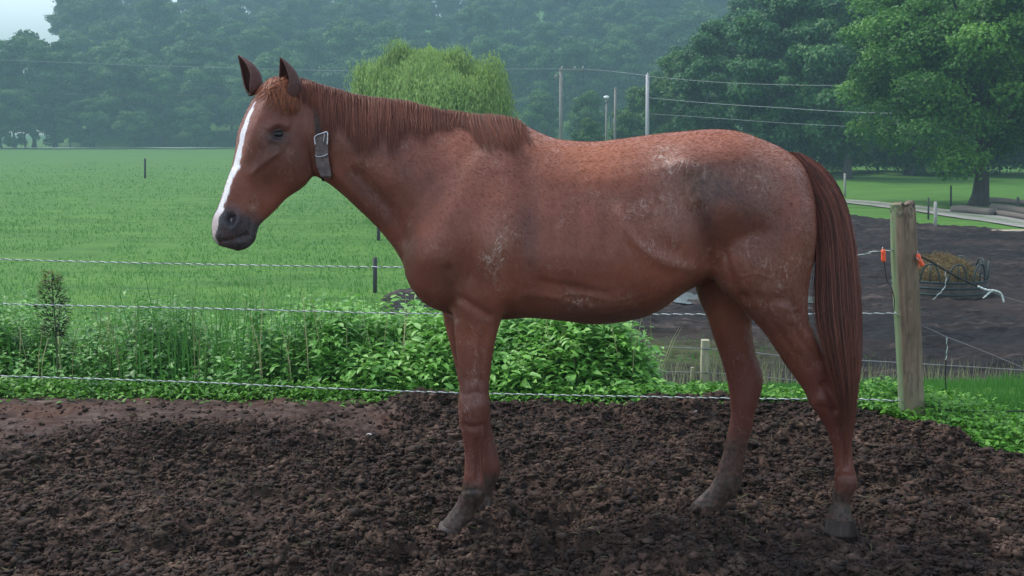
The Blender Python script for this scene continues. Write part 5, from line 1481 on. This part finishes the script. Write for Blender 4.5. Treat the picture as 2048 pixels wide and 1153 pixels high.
# dense broad-leaved weeds along the fence
n = 3200
px = np.where(rng.random(3200) < .6, rng.uniform(-330, 1330, 3200), rng.uniform(600, 1330, 3200)); dpt = rng.random(n) ** .8 * 1.35 + 0.06
X = (px - 1024) / FPX * 6.3; Yb = edge(X) + dpt
zb = terrain(X, Yb)
hmax = np.interp(px, [-330, 0, 90, 250, 420, 560, 640, 740, 900, 1050, 1200, 1280, 1335], [.33, .33, .35, .29, .31, .37, .40, .33, .35, .37, .33, .22, .08]) * (1 + .55 * vnoise(X * 2.6, Yb * 2.6, seed=165) + .2 * vnoise(X * 8, Yb * 8, seed=166))
ht = np.clip(hmax * (0.28 + .85 * sstep(0, .75, dpt)) * rng.uniform(.65, 1.1, n), .04, 1) - zb * .75
LC, LD, LN, LL, LT = [], [], [], [], []; st = []
for i in range(n):
    h = ht[i]; lean = rng.normal(size=2) * .16
    k = int(max(4, h / .030)); vig = rng.random() * .45
    lz = np.linspace(.12, 1.0, k) * h; a = rng.uniform(0, 6.28) + np.arange(k) * 2.4 + rng.normal(size=k) * .4
    cx = X[i] + lean[0] * lz; cy = Yb[i] + lean[1] * lz
    for rep in range(2 if h > .15 else 1):
        a_ = a + rep * math.pi
        el = rng.uniform(-.35, .65, k)
        LC.append(np.stack([cx + .012 * np.cos(a_), cy + .012 * np.sin(a_), zb[i] + lz], -1)); LD.append(np.stack([np.cos(a_) * np.cos(el), np.sin(a_) * np.cos(el), np.sin(el)], -1))
        LN.append(np.tile((0, 0, 1.0), (k, 1)) + rng.normal(size=(k, 3)) * .3); LL.append(rng.uniform(.030, .075, k) * np.interp(px[i], [450, 750], [1.0, 1.32]) * (1.35 if rng.random() < .25 else 1.0) * (1.0 - .25 * lz / h)); LT.append(np.clip(np.interp(px[i], [450, 750], [-.24, .10]) + vig + rng.random(k) * .45 + .12 * (lz / h), 0, 1))
    st.append(np.array([(X[i], Yb[i], zb[i] - .02), (X[i] + lean[0] * h * .5, Yb[i] + lean[1] * h * .5, zb[i] + h * .5), (X[i] + lean[0] * h, Yb[i] + lean[1] * h, zb[i] + h)]))
V, f, tt = leaves(np.concatenate(LC), np.concatenate(LD), np.concatenate(LN), np.concatenate(LL), .46, np.concatenate(LT))
V2, f2 = strands(np.array(st), np.full(n, .0022)); V, f = join([(V, f), (V2, f2)]); tt = np.concatenate([tt, np.full(len(V2), .35)])
stuff('weeds', V, f, tt, L_WEED, 'dense broad-leaved green weeds growing along the rope fence')
# low fringe of seedlings where mud meets green
n = 11000
px = rng.uniform(-330, 1500, n); X = (px - 1024) / FPX * 6.05; Yb = edge(X) + rng.normal(size=n) * .09 + .10 + .05 * fbm(X * 3, X * 0, seed=171)
k = 1
a = rng.uniform(0, 6.28, n); el = rng.uniform(0, .9, n)
z_ = np.maximum(terrain(X, Yb), -.06) + rng.uniform(-.01, .06, n) * sstep(-.15, .15, Yb - edge(X))
V, f, tt = leaves(np.stack([X, Yb, z_], -1), np.stack([np.cos(a) * np.cos(el), np.sin(a) * np.cos(el), np.sin(el)], -1), np.tile((0, 0, 1.0), (n, 1)) + rng.normal(size=(n, 3)) * .3, rng.uniform(.018, .045, n), .55, rng.random(n) * .8)
stuff('seedlings', V, f, tt, L_CLOVER, 'fringe of bright seedlings between the churned mud and the weeds')
# leafy carpet on the bank right of the post and behind the hind legs
n = 26000
px = rng.uniform(1340, 2500, n); X = (px - 1024) / FPX * 5.6; Yb = edge(X) + rng.random(n) ** 1.2 * np.interp(px, [1340, 1480, 1760, 1860, 2500], [.7, .25, .25, .9, 1.6]) - .02
a = rng.uniform(0, 6.28, n); el = rng.uniform(-.1, .9, n)
hgt = .03 + .08 * sstep(0, .5, Yb - edge(X)) * sstep(5.9, 5.2, edge(X)) + .04 * (.5 + .5 * fbm(X * 2, Yb * 2, seed=172))
z_ = np.maximum(terrain(X, Yb), -5) + hgt * rng.random(n) - .01
V, f, tt = leaves(np.stack([X, Yb, z_], -1), np.stack([np.cos(a) * np.cos(el), np.sin(a) * np.cos(el), np.sin(el)], -1), np.tile((0, 0, 1.0), (n, 1)) + rng.normal(size=(n, 3)) * .35, rng.uniform(.016, .036, n), .7, np.clip(rng.random(n) * .8 + .2 * fbm(X * 3, Yb * 3, seed=173), 0, 1))
stuff('clover', V, f, tt, L_CLOVER, 'bright green clover carpet beside the foot of the round post')
# long grass on the bank
n = 60000
px = rng.uniform(1180, 2700, n); Yb = 5.6 + 5.8 * rng.random(n) ** 1.7; X = (px - 1024) / FPX * Yb
kp = (Yb > edge(X) + .12) & (Yb > np.interp(X, [0, 1.0, 1.9, 2.4], [6.5, 6.0, 5.78, 5.7])); X, Yb = X[kp], Yb[kp]; n = len(X)
H = rng.uniform(.12, .34, n) * (.7 + .5 * fbm(X, Yb, seed=181)) * np.interp(Yb - edge(X), [0, .5, .8, 2.5, 4], [.30, .36, .38, .7, 1.0])
V, f = blades(np.stack([X, Yb, terrain(X, Yb) - .02], -1), H, rng.uniform(.05, .45, n), rng.uniform(.004, .009, n))
stuff('long_grass', V, f, np.repeat(np.clip(.25 + rng.random(n) * .75, 0, 1), 7), L_GRASS, 'long bright grass on the bank behind the hind legs and the post', 'grass')
n = 1500
px = rng.uniform(1150, 2600, n); Yb = rng.uniform(10.2, 11.9, n); X = (px - 1024) / FPX * Yb
V, f = blades(np.stack([X, Yb, terrain(X, Yb) - .02], -1), rng.uniform(.25, .62, n), rng.uniform(.02, .3, n), rng.uniform(.006, .011, n))
stuff('seed_grass', V, f, np.repeat(rng.random(n), 7), L_DRY, 'pale seeding grass stalks along the low paddock fence', 'grass')
# tall stalks rising out of the weeds on the left
n = 380
px = np.where(rng.random(n) < .6, rng.normal(420, 130, n), rng.uniform(-250, 800, n)); Yb = rng.uniform(6.25, 7.4, n); X = (px - 1024) / FPX * Yb
H = rng.uniform(.35, .72, n) + .22 * (rng.random(n) < .12)
V, f = blades(np.stack([X, Yb, terrain(X, Yb)], -1), H, rng.uniform(.02, .28, n), rng.uniform(.004, .010, n))
stuff('tall_grass', V, f, np.repeat(rng.random(n) * .7, 7), L_GRASS, 'tall dark grass stalks rising from the weeds before the field', 'grass')
n = 160
px = np.concatenate([rng.uniform(-200, 860, 110), rng.uniform(1080, 1330, 50)]); Yb = rng.uniform(6.3, 7.3, n); X = (px - 1024) / FPX * Yb
V, f = blades(np.stack([X, Yb, terrain(X, Yb)], -1), rng.uniform(.40, .68, n), rng.uniform(.02, .35, n), rng.uniform(.005, .010, n))
stuff('dry_grass', V, f, np.repeat(rng.random(n), 7), L_DRY, 'pale dry grass stalks scattered through the weeds', 'grass')
# pasture grass, tufts that thin out with distance
n = 105000
Yb = 8.0 * (16 ** rng.random(n)); X = rng.uniform(-1.15, .06, n) * Yb
kp = (paddock_mask(X, Yb) < .2) & (rng.random(n) > .92 * sstep(25, 130, Yb)) & (rng.random(n) > sstep(-.58, -1.12, X / Yb)) & (vnoise(X * .8, Yb * .8, seed=191) + .6 * vnoise(X * .15, Yb * .15, seed=192) > -.75) ; X, Yb = X[kp], Yb[kp]; n = len(X)
H = (.075 + .0006 * Yb) * rng.uniform(.5, 1.4, n) * (1 + .5 * fbm(X * .5, Yb * .5, seed=193)) * np.where(Yb < 12, 1.3, 1)
V, f = blades(np.stack([X, Yb, terrain(X, Yb) - .02], -1), H, rng.uniform(.1, .6, n), .0045 + .0007 * Yb)
stuff('pasture_grass', V, f, np.repeat(np.clip(.22 * rng.random(n) + .60 + .35 * fbm(X * .25, Yb * .25, seed=194), 0, 1), 7), L_GRASS, 'tufted green pasture grass filling the field left of the horse', 'grass')
n = 9000
Yb = rng.uniform(13.5, 19, n); X = rng.uniform(-3.5, 6, n)
wd = np.exp(-((X - 2.6) / 1.6) ** 2 - ((Yb - 17.2) / 1.1) ** 2) + np.exp(-((X + 1.8) / 1.4) ** 2 - ((Yb - 15.5) / 1.8) ** 2)
kp = rng.random(n) < wd; X, Yb = X[kp], Yb[kp]; n = len(X)
V, f = blades(np.stack([X, Yb, terrain(X, Yb) + .02], -1), rng.uniform(.05, .22, n), rng.uniform(.1, .7, n), np.full(n, .02))
stuff('paddock_weeds', V, f, np.repeat(.5 + .5 * rng.random(n), 7), L_GRASS, 'yellowish weeds spreading over the paddock mud', 'ground cover')
# the dark bushy weed with a yellow-green top
b = W(112, 700, 6.35); b[2] = ground_z(b[0], b[1])
wroot = empty('thistle_plant', b, label='dark bushy weed with yellow-green top standing above the others at far left', cat='weed plant')
tz = W(112, 545, 6.35)[2] - b[2]
V, f = tube(catmull([b, b + np.array((.005, 0, tz * .5)), b + np.array((0, 0, tz * .95))], 4), np.linspace(.006, .003, 9), 6)
M_STEM = simple('green_stem', (.06, .10, .03), .7); child('stem', V, f, M_STEM, wroot)
n = 800
lz = tz * (.45 + .55 * rng.random(n)); a = rng.uniform(0, 6.28, n); fr = (lz / tz - .45) / .55
rr_2 = .095 * np.interp(fr, [0, .3, .7, 1], [.45, 1.0, .75, .35]); r_ = rr_2 * rng.random(n) ** .5
el = rng.uniform(-.2, .9, n)
V, f, tt = leaves(b + np.stack([r_ * np.cos(a), r_ * np.sin(a), lz], -1), np.stack([np.cos(a) * np.cos(el), np.sin(a) * np.cos(el), np.sin(el)], -1), np.tile((0, 0, 1.), (n, 1)) + rng.normal(size=(n, 3)) * .3, rng.uniform(.022, .045, n), .3, np.clip(.05 + .9 * sstep(.45, .9, fr) * rng.random(n), 0, 1))
L_TH = leafmat('thistle_leaves', [(0.1, (0.018, 0.042, 0.014)), (0.5, (0.07, 0.12, 0.02)), (0.9, (0.20, 0.24, 0.03))], .3)
child('foliage', V, f, L_TH, wroot, True, {'tint': tt})
# bits of straw trodden into the mud
n = 420
Y_ = rng.uniform(3.6, 5.9, n); X = rng.uniform(-.5, .5, n) * Y_; Z_ = YZ[np.clip(np.searchsorted(ysd, Y_), 1, len(ysd) - 1), np.clip(np.searchsorted(xs, X), 1, len(xs) - 1)] + .012
a = rng.uniform(0, 6.28, n); L_ = rng.uniform(.008, .030, n)[:, None]; d = np.stack([np.cos(a), np.sin(a), rng.normal(size=n) * .25], -1); c_ = np.stack([X, Y_, Z_], -1)
V, f = strands(np.stack([c_ - d * L_, c_ + np.array((0, 0, .002)), c_ + d * L_], 1), np.full(n, .0011))
stuff('straw', V, f, np.repeat(rng.random(n) * .5, 9), L_DRY, 'scattered bits of old straw trodden into the dark mud', 'straw')
# pale pebbles in the mud
M_STONE = simple('pale_stone', (.50, .48, .45), .7, scale=40)
for px_1, py_1, r_, lb in ((738, 877, .013, 'small white stone on the mud left of the forelegs'), (912, 1078, .0001, ''), (1390, 829, .010, 'pale pebble on the mud at the feet of the weeds'), (2043, 945, .018, 'grey stone in the mud at the right border')):
    if not lb: continue
    q = G(px_1, py_1, .005); V, f = ball(np.zeros(3), r_, 1.3, .9, .6, 12); V = V * (1 + .2 * vnoise(V[:, 0] * 90, V[:, 1] * 90, V[:, 2] * 90, seed=3)[:, None])
    o = link('stone', mesh_np('stone', V, f), M_STONE, None, tuple(q + np.array((0, 0, .018)))); tag(o, lb, 'stone')

# ------------------------------------------------------------------ haze
hz = bpy.data.materials.new('haze_air'); hz.use_nodes = True
nt = hz.node_tree; nt.nodes.clear()
pv = nt.nodes.new('ShaderNodeVolumePrincipled'); oo = nt.nodes.new('ShaderNodeOutputMaterial')
pv.inputs['Color'].default_value = (0.27, 0.42, 0.48, 1); pv.inputs['Density'].default_value = HAZE; pv.inputs['Anisotropy'].default_value = 0.1
nt.links.new(pv.outputs[0], oo.inputs['Volume'])
x0, x1, y0, y1, z0, z1 = -1200, 1200, -60, 1050, -5.0, 85.0
V = np.array([(x, y, z) for x in (x0, x1) for y in (y0, y1) for z in (z0, z1)], float)
F_ = np.array([[0, 1, 3, 2], [4, 6, 7, 5], [0, 4, 5, 1], [2, 3, 7, 6], [0, 2, 6, 4], [1, 5, 7, 3]])
o = link('haze', mesh_np('haze', V, F_, False), hz); tag(o, 'thin blue-green morning haze over the whole valley', 'haze', None, 'stuff')
